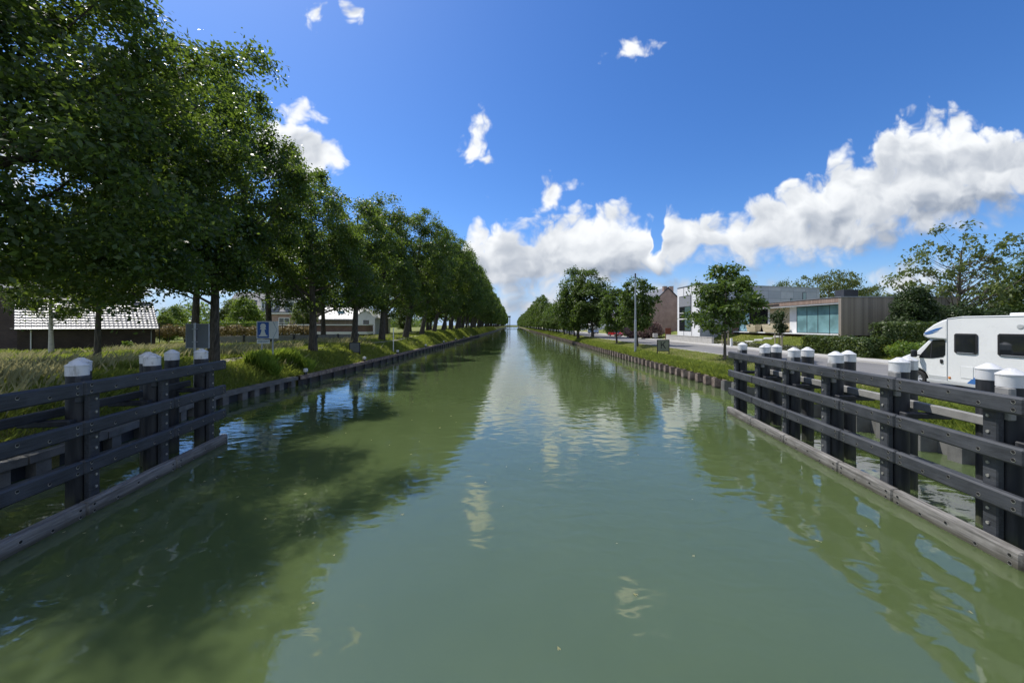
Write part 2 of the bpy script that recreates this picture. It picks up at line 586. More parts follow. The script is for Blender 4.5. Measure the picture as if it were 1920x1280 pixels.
M['zinc'] = plain('zinc trim', (0.30, 0.31, 0.33), 0.4, 0.12, 3.0, metal=0.5, bstr=0)
M['dark_metal'] = plain('dark metal', (0.025, 0.025, 0.028), 0.45, 0.2, 5.0, bstr=0)
M['grey_metal'] = plain('grey painted metal', (0.30, 0.32, 0.35), 0.45, 0.12, 3.0, bstr=0.03)
M['pole_metal'] = plain('galvanised pole', (0.36, 0.38, 0.41), 0.42, 0.15, 3.0, metal=0.3, bstr=0)
M['concrete'] = plain('concrete', (0.42, 0.41, 0.39), 0.85, 0.15, 2.5, bstr=0.25)
M['concrete_dark'] = plain('weathered concrete', (0.13, 0.13, 0.125), 0.85, 0.35, 2.0, bstr=0.3)
M['stone_step'] = plain('white stone slab', (0.66, 0.65, 0.62), 0.75, 0.1, 3.0, bstr=0.15)
M['tyre'] = plain('tyre rubber', (0.018, 0.018, 0.019), 0.8, 0.2, 10, bstr=0.1)
M['rim'] = plain('silver wheel rim', (0.55, 0.56, 0.58), 0.35, 0.08, 10, metal=0.4, bstr=0)
M['van_white'] = plain('white gel coat', (0.80, 0.81, 0.80), 0.28, 0.03, 1.5, bstr=0, coat=0.3)
M['van_grey'] = plain('grey skirt plastic', (0.46, 0.48, 0.48), 0.45, 0.06, 2.0, bstr=0)
M['blue_stripe'] = plain('blue stripe', (0.05, 0.16, 0.42), 0.35, 0.08, 3.0, bstr=0)
M['lamp_red'] = plain('red lamp glass', (0.45, 0.02, 0.015), 0.2, 0.05, bstr=0)
M['lamp_amber'] = plain('amber lamp glass', (0.6, 0.2, 0.03), 0.25, 0.05, bstr=0)
M['lamp_clear'] = plain('clear lamp glass', (0.6, 0.62, 0.63), 0.12, 0.05, bstr=0)
M['car_red'] = plain('red car paint', (0.42, 0.012, 0.02), 0.25, 0.04, bstr=0, coat=0.6)
M['car_silver'] = plain('silver car paint', (0.50, 0.53, 0.57), 0.28, 0.04, bstr=0, coat=0.5, metal=0.3)
M['car_white'] = plain('white car paint', (0.74, 0.75, 0.76), 0.28, 0.03, bstr=0, coat=0.5)
M['car_blue'] = plain('blue grey car paint', (0.10, 0.15, 0.26), 0.28, 0.05, bstr=0, coat=0.5)
M['sign_blue'] = plain('sign blue', (0.012, 0.085, 0.37), 0.4, 0.06, 2.0, bstr=0)
M['sign_white'] = plain('sign white', (0.66, 0.69, 0.72), 0.4, 0.05, 2.0, bstr=0)
M['sign_line'] = plain('sign outline blue grey', (0.10, 0.20, 0.33), 0.45, 0.05, bstr=0)
M['sign_board'] = plain('olive grey sign board', (0.21, 0.22, 0.165), 0.7, 0.15, 2.0, bstr=0.1)
M['sign_back'] = plain('grey board back', (0.135, 0.15, 0.17), 0.55, 0.12, 2.0, bstr=0)
M['black'] = plain('black lettering', (0.012, 0.012, 0.013), 0.6, 0.1, bstr=0)
M['mast_black'] = plain('dark steelwork', (0.03, 0.035, 0.045), 0.6, 0.2, bstr=0)
M['stake'] = plain('stake wood', (0.34, 0.29, 0.22), 0.8, 0.2, 4.0, bstr=0.2)
M['panel_grey'] = plain('grey steel cladding', (0.34, 0.36, 0.40), 0.5, 0.1, 0.6, bstr=0.03)
M['rust_red'] = plain('rust red steel', (0.16, 0.045, 0.025), 0.7, 0.25, 3.0, bstr=0.1)
M['blind'] = plain('grey window blind', (0.24, 0.25, 0.27), 0.7, 0.1, 4.0, bstr=0.1)


def bark_mat(name, a, b, sc=1.0):
    m, x, p = new_mat(name)
    tc = x.node('ShaderNodeTexCoord').outputs['Object']
    ox, oy, oz = x.sep(tc)
    v = x.xyz(x.m('MULTIPLY', ox, 7 * sc), x.m('MULTIPLY', oy, 7 * sc), x.m('MULTIPLY', oz, 1.3))
    n = x.noise(v, 1.6, 8.0, 0.7)
    x.put(p.inputs['Base Color'], x.mix(x.sm(n, 0.35, 0.65), a, b))
    p.inputs['Roughness'].default_value = 0.9
    bump(x, p, n, 0.9, 0.05)
    return m


M['bark'] = bark_mat('grey brown bark', (0.028, 0.023, 0.018), (0.11, 0.095, 0.075))
M['bark_thin'] = bark_mat('young bark', (0.05, 0.043, 0.034), (0.15, 0.13, 0.10), 2.0)


def birch_mat():
    m, x, p = new_mat('birch bark')
    tc = x.node('ShaderNodeTexCoord').outputs['Object']
    ox, oy, oz = x.sep(tc)
    n = x.noise(x.xyz(x.m('MULTIPLY', ox, 2.0), x.m('MULTIPLY', oy, 2.0), x.m('MULTIPLY', oz, 7.0)), 1.2, 6.0, 0.7)
    x.put(p.inputs['Base Color'], x.mix(x.sm(n, 0.55, 0.66), (0.50, 0.48, 0.42), (0.04, 0.035, 0.03)))
    p.inputs['Roughness'].default_value = 0.8
    return m


M['birch'] = birch_mat()


def glass_mat(name, col, rough=0.04, inner=0.0):
    """window glass seen from outside: dark room behind a reflecting pane"""
    m, x, p = new_mat(name)
    tc = x.node('ShaderNodeTexCoord').outputs['Object']
    n = x.noise(tc, 0.8, 3.0, 0.5)
    x.put(p.inputs['Base Color'], x.mix(x.sm(n, 0.35, 0.65), tuple(c * .75 for c in col), tuple(min(1, c * 1.2) for c in col)))
    p.inputs['Roughness'].default_value = rough
    p.inputs['Specular IOR Level'].default_value = 0.9
    p.inputs['Coat Weight'].default_value = 0.4
    p.inputs['Coat Roughness'].default_value = 0.03
    return m


M['glass_dark'] = glass_mat('dark window glass', (0.018, 0.021, 0.024))
M['glass_teal'] = glass_mat('teal window glass', (0.17, 0.31, 0.33))
M['glass_blue'] = glass_mat('pale blue window glass', (0.24, 0.42, 0.50))
M['glass_green'] = glass_mat('green tinted glass', (0.10, 0.16, 0.155))


def board_mat(name, a, b, pitch=0.12):
    """upright weathered cladding boards"""
    m, x, p = new_mat(name)
    tc = x.node('ShaderNodeTexCoord').outputs['Object']
    sx, sy, sz = x.sep(tc)
    s = x.m('DIVIDE', x.m('ADD', sx, sy), pitch)
    cell = x.m('FLOOR', s)
    fr = x.m('FRACT', s)
    wn = x.node('ShaderNodeTexWhiteNoise', noise_dimensions='1D')
    x.put(wn.inputs['W'], cell)
    grain = x.noise(x.xyz(x.m('MULTIPLY', s, 2.0), 0.0, x.m('MULTIPLY', sz, 0.8)), 3.0, 6.0, 0.6)
    f = x.m('ADD', x.m('MULTIPLY', wn.outputs[0], 0.6), x.m('MULTIPLY', grain, 0.5))
    c = x.mix(f, a, b)
    gap = x.sm(x.m('ABSOLUTE', x.m('SUBTRACT', fr, 0.5)), 0.42, 0.5)
    x.put(p.inputs['Base Color'], x.mix(gap, c, tuple(k * .25 for k in a)))
    p.inputs['Roughness'].default_value = 0.85
    bump(x, p, gap, -0.5, 0.02)
    return m


M['boards'] = board_mat('weathered wood cladding', (0.17, 0.145, 0.12), (0.36, 0.315, 0.265))
M['boards_red'] = board_mat('warm wood fascia', (0.20, 0.135, 0.105), (0.33, 0.24, 0.195), 0.2)
M['clad_white'] = board_mat('white panel cladding', (0.70, 0.71, 0.73), (0.78, 0.79, 0.80), 2.6)
M['shed_boards'] = board_mat('dark shed boards', (0.10, 0.085, 0.07), (0.2, 0.17, 0.14), 0.15)


def panel_mat():
    """zinc sheet facade with a grid of seams"""
    m, x, p = new_mat('zinc panel facade')
    tc = x.node('ShaderNodeTexCoord').outputs['Object']
    sx, sy, sz = x.sep(tc)
    s = x.m('DIVIDE', sx, 2.6)
    h = x.m('DIVIDE', sz, 1.15)
    wn = x.node('ShaderNodeTexWhiteNoise', noise_dimensions='2D')
    x.put(wn.inputs['Vector'], x.xyz(x.m('FLOOR', s), x.m('FLOOR', h), 0.0))
    c = x.mix(wn.outputs[0], (0.33, 0.36, 0.41), (0.46, 0.48, 0.52))
    e = x.m('MAXIMUM', x.sm(x.m('ABSOLUTE', x.m('SUBTRACT', x.m('FRACT', s), 0.5)), 0.488, 0.498),
            x.sm(x.m('ABSOLUTE', x.m('SUBTRACT', x.m('FRACT', h), 0.5)), 0.478, 0.495))
    n = x.noise(tc, 0.7, 5.0, 0.6)
    c = x.mix(x.sm(n, 0.4, 0.75, 0.0, 0.4), c, (0.25, 0.27, 0.31))
    x.put(p.inputs['Base Color'], x.mix(e, c, (0.10, 0.11, 0.13)))
    p.inputs['Roughness'].default_value = 0.5
    return m


M['panels'] = panel_mat()


def ground_mat():
    """turf on soil, drier and browner towards the canal edges and where it is trodden"""
    m, x, p = new_mat('turf ground')
    tc = x.node('ShaderNodeTexCoord').outputs['Object']
    a = x.noise(tc, 0.16, 5.0, 0.6)
    b = x.noise(tc, 1.4, 6.0, 0.65)
    c = x.noise(tc, 22.0, 4.0, 0.7)
    g = x.mix(x.sm(b, 0.3, 0.7), (0.095, 0.13, 0.028), (0.20, 0.225, 0.06))
    g = x.mix(x.sm(a, 0.42, 0.68), g, (0.24, 0.225, 0.09))
    g = x.mix(x.sm(c, 0.45, 0.75, 0.0, 0.55), g, (0.03, 0.045, 0.012))
    x.put(p.inputs['Base Color'], g)
    p.inputs['Roughness'].default_value = 0.95
    p.inputs['Specular IOR Level'].default_value = 0.15
    bump(x, p, x.m('ADD', x.m('MULTIPLY', b, 0.6), x.m('MULTIPLY', c, 0.4)), 0.8, 0.12)
    return m


M['ground'] = ground_mat()


def road_mat(name, a, b, sc=1.0):
    m, x, p = new_mat(name)
    tc = x.node('ShaderNodeTexCoord').outputs['Object']
    n = x.noise(tc, 0.35 * sc, 6.0, 0.6)
    f = x.noise(tc, 55.0, 3.0, 0.7)
    c = x.mix(x.sm(n, 0.3, 0.7), a, b)
    c = x.mix(x.sm(f, 0.4, 0.7, 0.0, 0.35), c, tuple(k * 1.5 for k in b))
    x.put(p.inputs['Base Color'], c)
    p.inputs['Roughness'].default_value = 0.9
    bump(x, p, f, 0.3, 0.01)
    return m


M['asphalt'] = road_mat('asphalt', (0.135, 0.132, 0.13), (0.19, 0.185, 0.18))
M['paving'] = road_mat('concrete paving', (0.34, 0.33, 0.31), (0.44, 0.43, 0.41))
M['kerb'] = road_mat('kerb concrete', (0.40, 0.39, 0.37), (0.5, 0.49, 0.47))
M['sand_path'] = road_mat('sandy path', (0.27, 0.24, 0.18), (0.36, 0.33, 0.26))
M['soil'] = road_mat('brown earth', (0.07, 0.05, 0.03), (0.14, 0.10, 0.06), 5.0)


def rust_mat():
    m, x, p = new_mat('rusty sheet piling')
    tc = x.node('ShaderNodeTexCoord').outputs['Object']
    ox, oy, oz = x.sep(tc)
    n = x.noise(tc, 2.2, 7.0, 0.7)
    s = x.noise(x.xyz(x.m('MULTIPLY', ox, 5.0), x.m('MULTIPLY', oy, 5.0), x.m('MULTIPLY', oz, 0.8)), 1.5, 5.0, 0.6)
    c = x.mix(x.sm(n, 0.35, 0.65), (0.11, 0.082, 0.068), (0.29, 0.235, 0.20))
    c = x.mix(x.sm(s, 0.5, 0.7, 0.0, 0.7), c, (0.07, 0.045, 0.035))
    c = x.mix(x.sm(oz, 0.02, 0.16, 0.8, 0.0), c, (0.035, 0.032, 0.02))
    x.put(p.inputs['Base Color'], c)
    p.inputs['Roughness'].default_value = 0.85
    bump(x, p, n, 0.5, 0.02)
    return m


M['rust'] = rust_mat()


def water_mat():
    """silty green canal water under small wind ripples that come and go in patches"""
    m, x, p = new_mat('canal water')
    tc = x.node('ShaderNodeTexCoord').outputs['Object']
    ox, oy, oz = x.sep(tc)
    n = x.noise(tc, 0.10, 4.0, 0.6)
    c = x.mix(x.sm(n, 0.3, 0.7), (0.067, 0.096, 0.035), (0.080, 0.110, 0.043))
    x.put(p.inputs['Base Color'], c)
    p.inputs['Roughness'].default_value = 0.012
    p.inputs['IOR'].default_value = 1.92
    p.subsurface_method = 'BURLEY'               # light spreads in the silt, so shade on the water is soft
    p.inputs['Subsurface Weight'].default_value = 1.0
    p.inputs['Subsurface Radius'].default_value = (1.0, 1.0, 1.0)
    p.inputs['Subsurface Scale'].default_value = 0.7
    wind = x.xyz(x.m('MULTIPLY', ox, 0.8), x.m('MULTIPLY', oy, 1.25), 0.0)
    big = x.noise(wind, 0.55, 2.0, 0.5)
    mid = x.noise(wind, 2.1, 1.0, 0.45, 0.5)
    small = x.noise(wind, 8.0, 3.0, 0.6, 0.4)
    patch = x.sm(x.noise(x.xyz(x.m('MULTIPLY', ox, 0.7), oy, 0.0), 0.09, 3.0, 0.55), 0.36, 0.66, 0.35, 1.0)
    h = x.m('ADD', x.m('MULTIPLY', big, 0.014),
            x.m('MULTIPLY', x.m('ADD', x.m('MULTIPLY', mid, 0.0165), x.m('MULTIPLY', small, 0.0010)), patch))
    b = x.node('ShaderNodeBump')
    b.inputs['Strength'].default_value = 1.0
    b.inputs['Distance'].default_value = 1.0
    x.put(b.inputs['Height'], h)
    x.put(p.inputs['Normal'], b.outputs[0])
    return m


M['water'] = water_mat()

# ================================================================ the lie of the land
def interp(t, pts):
    if t <= pts[0][0]: return pts[0][1]
    for (a, va), (b, vb) in zip(pts, pts[1:]):
        if t <= b:
            return va + (vb - va) * (t - a) / (b - a)
    return pts[-1][1]


XL_PTS = [(-60, -13.2), (11, -13.3), (19, -15.3), (25.6, -15.1), (26.4, -14.7), (40, -14.3), (50, -14.1), (66, -13.7), (100, -12.9), (140, -12.2), (900, -11.6)]
XR_PTS = [(-60, 13.7), (900, 13.7)]
XL = lambda y: interp(y, XL_PTS)
XR = lambda y: interp(y, XR_PTS)
RN = lambda y: interp(y, [(-60, 16.0), (10, 16.3), (19, 17.3), (32, 18.4), (40, 18.3), (60, 17.6), (76, 17.2), (900, 17.2)])   # road edge, canal side
RF = lambda y: interp(y, [(-60, 24.7), (900, 24.7)])
RISE = lambda y: interp(y, [(-60, 0.0), (15, 0.0), (30, 1.0), (100, 1.0), (170, 0.35), (900, 0.25)])
TOPL = lambda y: interp(y, [(-60, 2.0), (60, 2.05), (85, 2.6), (110, 2.9), (200, 2.9), (900, 2.6)])


def left_profile(y):
    e = XL(y); t = TOPL(y)
    steep = interp(y, [(-60, 1.9), (14, 1.9), (24, 3.2), (900, 3.6)])
    e -= .2
    return [(e, -1.5), (e, 0.58), (e - 0.5, 0.72), (e - steep * .55, 0.6 + (t - .6) * .62), (e - steep, t - .08), (e - steep - 1.6, t),
            (e - 12, t - 0.1), (e - 20, t - 0.32), (-60, 1.62), (-120, 1.8), (-400, 2.0), (-3000, 2.0)]


def right_profile(y):
    e = XR(y); k = RISE(y)
    n = RN(y); f = RF(y)
    e += .46
    return [(e, -1.5), (e, 0.56), (e + 0.35, 0.85), (e + (n - e) * .45, 1.26), (n - .35, 1.58), (n, 1.6), (f, 1.6), (f + .01, 1.61),
            (27.0, 1.66), (29.0, 1.66 + .5 * k), (31.3, 1.66 + 1.35 * k), (40, 1.7 + 1.35 * k), (120, 1.8 + k), (400, 2.0), (3000, 2.0)]


def gz(x, y):
    p = left_profile(y) if x < 0 else right_profile(y)
    pts = sorted(((abs(a), b) for a, b in p[1:]))
    return interp(abs(x), pts)


YS = list(np.arange(-40, 120, 1.5)) + list(np.arange(120, 300, 6)) + list(range(300, 860, 40)) + [900, 1400, 3000]


def strip(profile, ys):
    mb = MB()
    rows = [[(a, y, b) for a, b in profile(y)] for y in ys]
    n = len(rows[0])
    v = [q for r in rows for q in r]
    mb.raw(v, [(i * n + k, i * n + k + 1, (i + 1) * n + k + 1, (i + 1) * n + k) for i in range(len(rows) - 1) for k in range(n - 1)])
    return mb


gl = strip(left_profile, YS)
gr = strip(right_profile, YS)
gl.raw(gr.v, gr.f)
# the canal ends in a far bank, so the ground closes there
gl.raw([(-11.6, 890, -1), (13.7, 890, -1), (13.7, 890, 1.0), (-11.6, 890, 1.0), (13.7, 3000, 1.6), (-11.6, 3000, 1.6)], [(0, 1, 2, 3), (3, 2, 4, 5)])
ground = gl.build('ground', M['ground'], smooth=60)
tag(ground, kind='structure')

wv = []
wys = [-40, 0, 11, 19, 25.6, 26.4, 40, 50, 66, 100, 140, 400, 892]
for y in wys:
    wv += [(XL(y) - .4, y, 0), (XR(y) + .55, y, 0)]
mb = MB().raw(wv, [(2 * i, 2 * i + 1, 2 * i + 3, 2 * i + 2) for i in range(len(wys) - 1)])
water = tag(mb.build('water', M['water']), kind='structure')

# road, kerb and pavement on the right bank
rys = [-40, 0, 10, 14.5, 19, 25, 32, 40, 50, 60, 76, 120, 200, 400, 860]
mb = MB().raw([q for y in rys for q in ((RN(y), y, 1.604), (RF(y), y, 1.604))],
              [(2 * i, 2 * i + 1, 2 * i + 3, 2 * i + 2) for i in range(len(rys) - 1)])
tag(mb.build('road', M['asphalt']), kind='structure')
mb = MB()
for y0, y1 in zip(rys, rys[1:]):
    for (o0, o1, zt) in ((0.0, 0.14, 1.73), (0.145, 2.2, 1.722)):
        a0, a1, b0, b1 = RF(y0) + o0, RF(y0) + o1, RF(y1) + o0, RF(y1) + o1
        if o0 == 0.0:
            mb.mat(1).raw([(a0, y0, 1.55), (a0, y0, zt), (a1, y0, zt), (b0, y1, 1.55), (b0, y1, zt), (b1, y1, zt), (a1, y0, 1.55), (b1, y1, 1.55)],
                          [(0, 3, 4, 1), (1, 4, 5, 2), (2, 5, 7, 6)])
        else:
            mb.mat(0).raw([(a0, y0, zt), (a1, y0, zt), (b0, y1, zt), (b1, y1, zt), (a1, y0, 1.5), (b1, y1, 1.5)], [(0, 1, 3, 2), (1, 4, 5, 3)])
tag(mb.build('pavement', [M['paving'], M['kerb']]), kind='structure')
mb = MB()
for y0, y1 in zip(rys, rys[1:]):
    a0, b0 = RN(y0), RN(y1)
    mb.raw([(a0 - .12, y0, 1.66), (a0, y0, 1.66), (b0 - .12, y1, 1.66), (b0, y1, 1.66), (a0, y0, 1.55), (b0, y1, 1.55), (a0 - .12, y0, 1.5), (b0 - .12, y1, 1.5)],
           [(0, 1, 3, 2), (1, 4, 5, 3), (0, 2, 7, 6)])
tag(mb.build('kerb', M['kerb']), kind='structure')

# towpath on the left bank: a narrow trodden line through the grass
pv, pf = [], []
pys = list(np.arange(12, 120, 1.0))
for y in pys:
    c = XL(y) - 3.6 - 0.35 * math.sin(y * .21)
    for s in (-.28, .28):
        pv.append((c + s, y, gz(c + s, y) + 0.03))
pf = [(2 * i, 2 * i + 1, 2 * i + 3, 2 * i + 2) for i in range(len(pys) - 1)]
tag(MB().raw(pv, pf).build('path', M['sand_path']), kind='structure')

# ================================================================ canal edges
# right: corrugated steel sheet piling
mb = MB()
prof = []
y = 24.9
ys_far = []
pitch = 1.15
out = True
pts = []
yy = -14.0
while yy < 300:
    pts += [(13.62, yy), (13.62, yy + .38), (14.05, yy + .50), (14.05, yy + 1.03)]
    yy += pitch
pts += [(13.62, 300), (13.62, 888)]
random.seed(3)
tops = [0.60 + random.uniform(-.03, .05) for _ in pts]
v = []
for (px, py), t in zip(pts, tops):
    v += [(px, py, -1.0), (px, py, t), (px + .012 if px < 13.8 else px + .012, py, t)]
    v += [(px + .06, py, t), (px + .06, py, -1.0)]
n = 5
mb.raw(v, [(i * n + k, i * n + k + 1, (i + 1) * n + k + 1, (i + 1) * n + k) for i in range(len(pts) - 1) for k in (0, 1, 2, 3)])
mb.mi = [1 if pts[j // 4][1] < 24.4 else 0 for j in range(len(mb.f))]      # the stretch behind the fence is greyer
tag(mb.build('sheet_pile_wall', [M['rust'], M['concrete_dark']]), 'rusty corrugated sheet piling holding the grassy right bank', 'quay wall')
# left: concrete coping on short piers near the guide fence
mb = MB()
for k in range(14):
    y0 = -6 + k * 2.3
    y1 = y0 + 2.27
    if y1 > 25.8: y1 = 25.8
    if y0 >= 25.4: break
    a0, a1 = XL(y0) + .12, XL(y1) + .12
    d = Vector((a1 - a0, y1 - y0, 0)).normalized()
    nrm = Vector((d.y, -d.x, 0))
    q = [Vector((a0, y0, 0)), Vector((a1, y1, 0))]
    pts = [q[0] + nrm * .12, q[1] + nrm * .12, q[1] - nrm * .35, q[0] - nrm * .35]
    mb.prism([(p.x, p.y) for p in pts], 'z', .44, .66)
    for f in (.18, .78):
        c = q[0].lerp(q[1], f)
        pts = [c + nrm * .06 - d * .2, c + nrm * .06 + d * .2, c - nrm * .195 + d * .2, c - nrm * .195 - d * .2]
        mb.prism([(p.x, p.y) for p in pts], 'z', -1.0, .437)
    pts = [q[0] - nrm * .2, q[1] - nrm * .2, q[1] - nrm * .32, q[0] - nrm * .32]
    mb.mat(1).prism([(p.x, p.y) for p in pts], 'z', -1.0, .43)  # back wall coloured near black, painting the shade in the openings under the coping
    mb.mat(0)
tag(mb.build('coping_wall', [M['concrete_dark'], M['mast_black']]), 'grey concrete coping on short piers at the left bank beside the fence', 'quay wall')
# left: dark steel wall with a capping beam and fender uprights
mb = MB()
lys = [26.0, 26.6] + list(np.arange(28.0, 140, 2.0)) + [150, 180, 240, 320, 480, 888]
for y0, y1 in zip(lys, lys[1:]):
    a0, a1 = XL(y0), XL(y1)
    mb.mat(0).raw([(a0 + .02, y0, -1), (a1 + .02, y1, -1), (a1 + .02, y1, .44), (a0 + .02, y0, .44)], [(0, 1, 2, 3)])
    mb.mat(1).raw([(a0 + .16, y0, .43), (a1 + .16, y1, .43), (a1 + .16, y1, .68), (a0 + .16, y0, .68), (a1 - .22, y1, .68), (a0 - .22, y0, .68),
                   (a0 - .22, y0, .3), (a1 - .22, y1, .3)], [(0, 1, 2, 3), (3, 2, 4, 5), (5, 4, 7, 6), (0, 6, 7, 1)])
    if y0 < 140:
        mb.mat(2).box(a0 + .03, a0 + .15, y0 + .3, y0 + .52, -1, .425, .015)
tag(mb.build('steel_quay', [M['dark_metal'], M['rust'], M['rail']]), 'dark steel bank wall with rusty capping beam along the left bank', 'quay wall')


# ================================================================ guide fences in the water
def fence(name, label, x0, y0, dirx, diry, sg, stations, backs, joints, length, back=None):
    back = back or M['tie']
    L = math.hypot(dirx, diry)
    root = thing(name, label, 'guide fence', (x0, y0, 0), math.atan2(diry, dirx))
    def Y(a): return a * sg
    rows = [('rail', 2.63, 2.95, M['rail'], 0.0, 1), ('rail', 1.755, 2.07, M['rail'], 0.0, 0), ('rail', .895, 1.21, M['rail'], 0.0, 0), ('waling', -.08, .30, M['waling'], -.05, 0)]
    for nm, z0, z1, mt, yo, skip in rows:
        js = [j for i, j in enumerate(joints) if not (skip and i == 1)]
        for a, b in zip(js, js[1:]):
            mb = MB()
            mb.box(a + .006, b - .006, Y(yo), Y(.15), z0, z1, .035)
            # bolts: pairs at both ends, single ones between
            xs = [(a + .16, (-.07, .07)), (b - .16, (-.07, .07))]
            k = max(1, int((b - a) / .75))
            xs += [(a + .16 + (b - a - .32) * (i + 1) / (k + 1), ((.05 if i % 2 else -.05),)) for i in range(k)]
            for bx, zs in xs:
                for dz_ in zs:
                    zc = (z0 + z1) / 2 + dz_
                    mb.mat(1).disc((bx, Y(yo) + .002 * sg, zc), (0, -sg, 0), .037, .006, 12)
                    mb.mat(2).disc((bx, Y(yo) - .004 * sg, zc + .006), (0, -sg, 0), .028, .006, 12)
            mb.mat(0)
            mb.build(nm, [mt, M['bolt'], M['hole']], root)
    for s in stations:
        # upright between rails and pile
        mb = MB().box(s - .13, s + .13, Y(.152), Y(.275), -1.2, 2.93, .02)
        for zc in (1.37, 1.62, 2.2, 2.5, .48, .76):
            mb.mat(1).disc((s - .02, Y(.154), zc), (0, -sg, 0), .03, .02, 8)
        mb.build('post', [M['rail'], M['bolt']], root)
        MB().box(s - .06, s + .2, Y(.277), Y(.40), 2.45, 3.05, .02).build('block', back, root)
    def pile(s, off, rad=.185):
        p = MB().lathe([(rad, -1.5), (rad, 3.075)], 28, (s, Y(off), 0)).build('pile', M['black_steel'], root, smooth=40)
        c = MB().lathe([(rad + .003, 3.05), (rad + .007, 3.055), (rad + .007, 3.262), (rad + .015, 3.268), (rad + .015, 3.29), (.05, 3.395), (.001, 3.402)], 28, (s, Y(off), 0))
        c.build('cap', M['cap'], p, smooth=25)
    for s in stations:
        pile(s + .03, .475)
    for s, off in backs:
        pile(s, off)
    bs = sorted(s for s, o in backs if o > .95)
    if bs:
        MB().box(bs[0] - .4, length, Y(.80), Y(.92), 2.12, 2.32, .02).build('back_rail', back, root)
        MB().box(bs[0] - .4, length, Y(.80), Y(.92), .75, .95, .02).build('back_rail', M['rail'], root)
    for s in stations:
        MB().box(s + .26, s + .46, Y(.28), Y(1.25), 1.98, 2.11, .02).build('tie_beam', M['black_steel'], root)
    return root


fence('guide_fence', 'long charcoal guide fence in the water on the right bank by the motorhome', 10.4, 18.0, -.1427, -1.0, 1,
      [.4, 2.37, 4.39, 6.5, 8.7, 11.06, 13.2], [(1.55, .95), (2.02, 1.12), (4.2, 1.05), (6.05, 1.14), (8.2, 1.08), (10.07, 1.1), (12.6, 1.1)],
      [0, 2.33, 4.75, 7.4, 9.2, 11.75, 14.4], 14.3)
fence('guide_fence', 'shaded charcoal guide fence in the water on the left bank by the tall grass', -10.28, 13.45, .1654, -1.0, -1,
      [.56, 2.69, 4.86, 7.04, 9.2], [(.95, 1.12), (2.0, 1.08), (4.0, 1.15), (6.4, 1.1), (8.9, 1.1)],
      [0, 2.56, 5.29, 7.9, 10.1], 10.0, M['rail'])  # rear rail and blocks take the darker beam colour to paint in their shade

# ================================================================ trees and plants
def leaf_quads(rng, c, n, L, asp=0.55):
    """diamond leaves at centres c with unit normals n"""
    N = len(c)
    t = rng.normal(size=(N, 3))
    a = np.cross(n, t); a /= np.linalg.norm(a, axis=1, keepdims=True) + 1e-9
    b = np.cross(n, a)
    ln = (L * rng.uniform(.5, 1.5, (N, 1))) * .5
    wd = ln * asp
    v = np.empty((N, 4, 3))
    v[:, 0] = c - a * ln
    v[:, 1] = c + b * wd + a * ln * .1
    v[:, 2] = c + a * ln - n * ln * .35
    v[:, 3] = c - b * wd + a * ln * .1
    return v.reshape(-1, 3)


def unit(v):
    return v / (np.linalg.norm(v, axis=1, keepdims=True) + 1e-9)


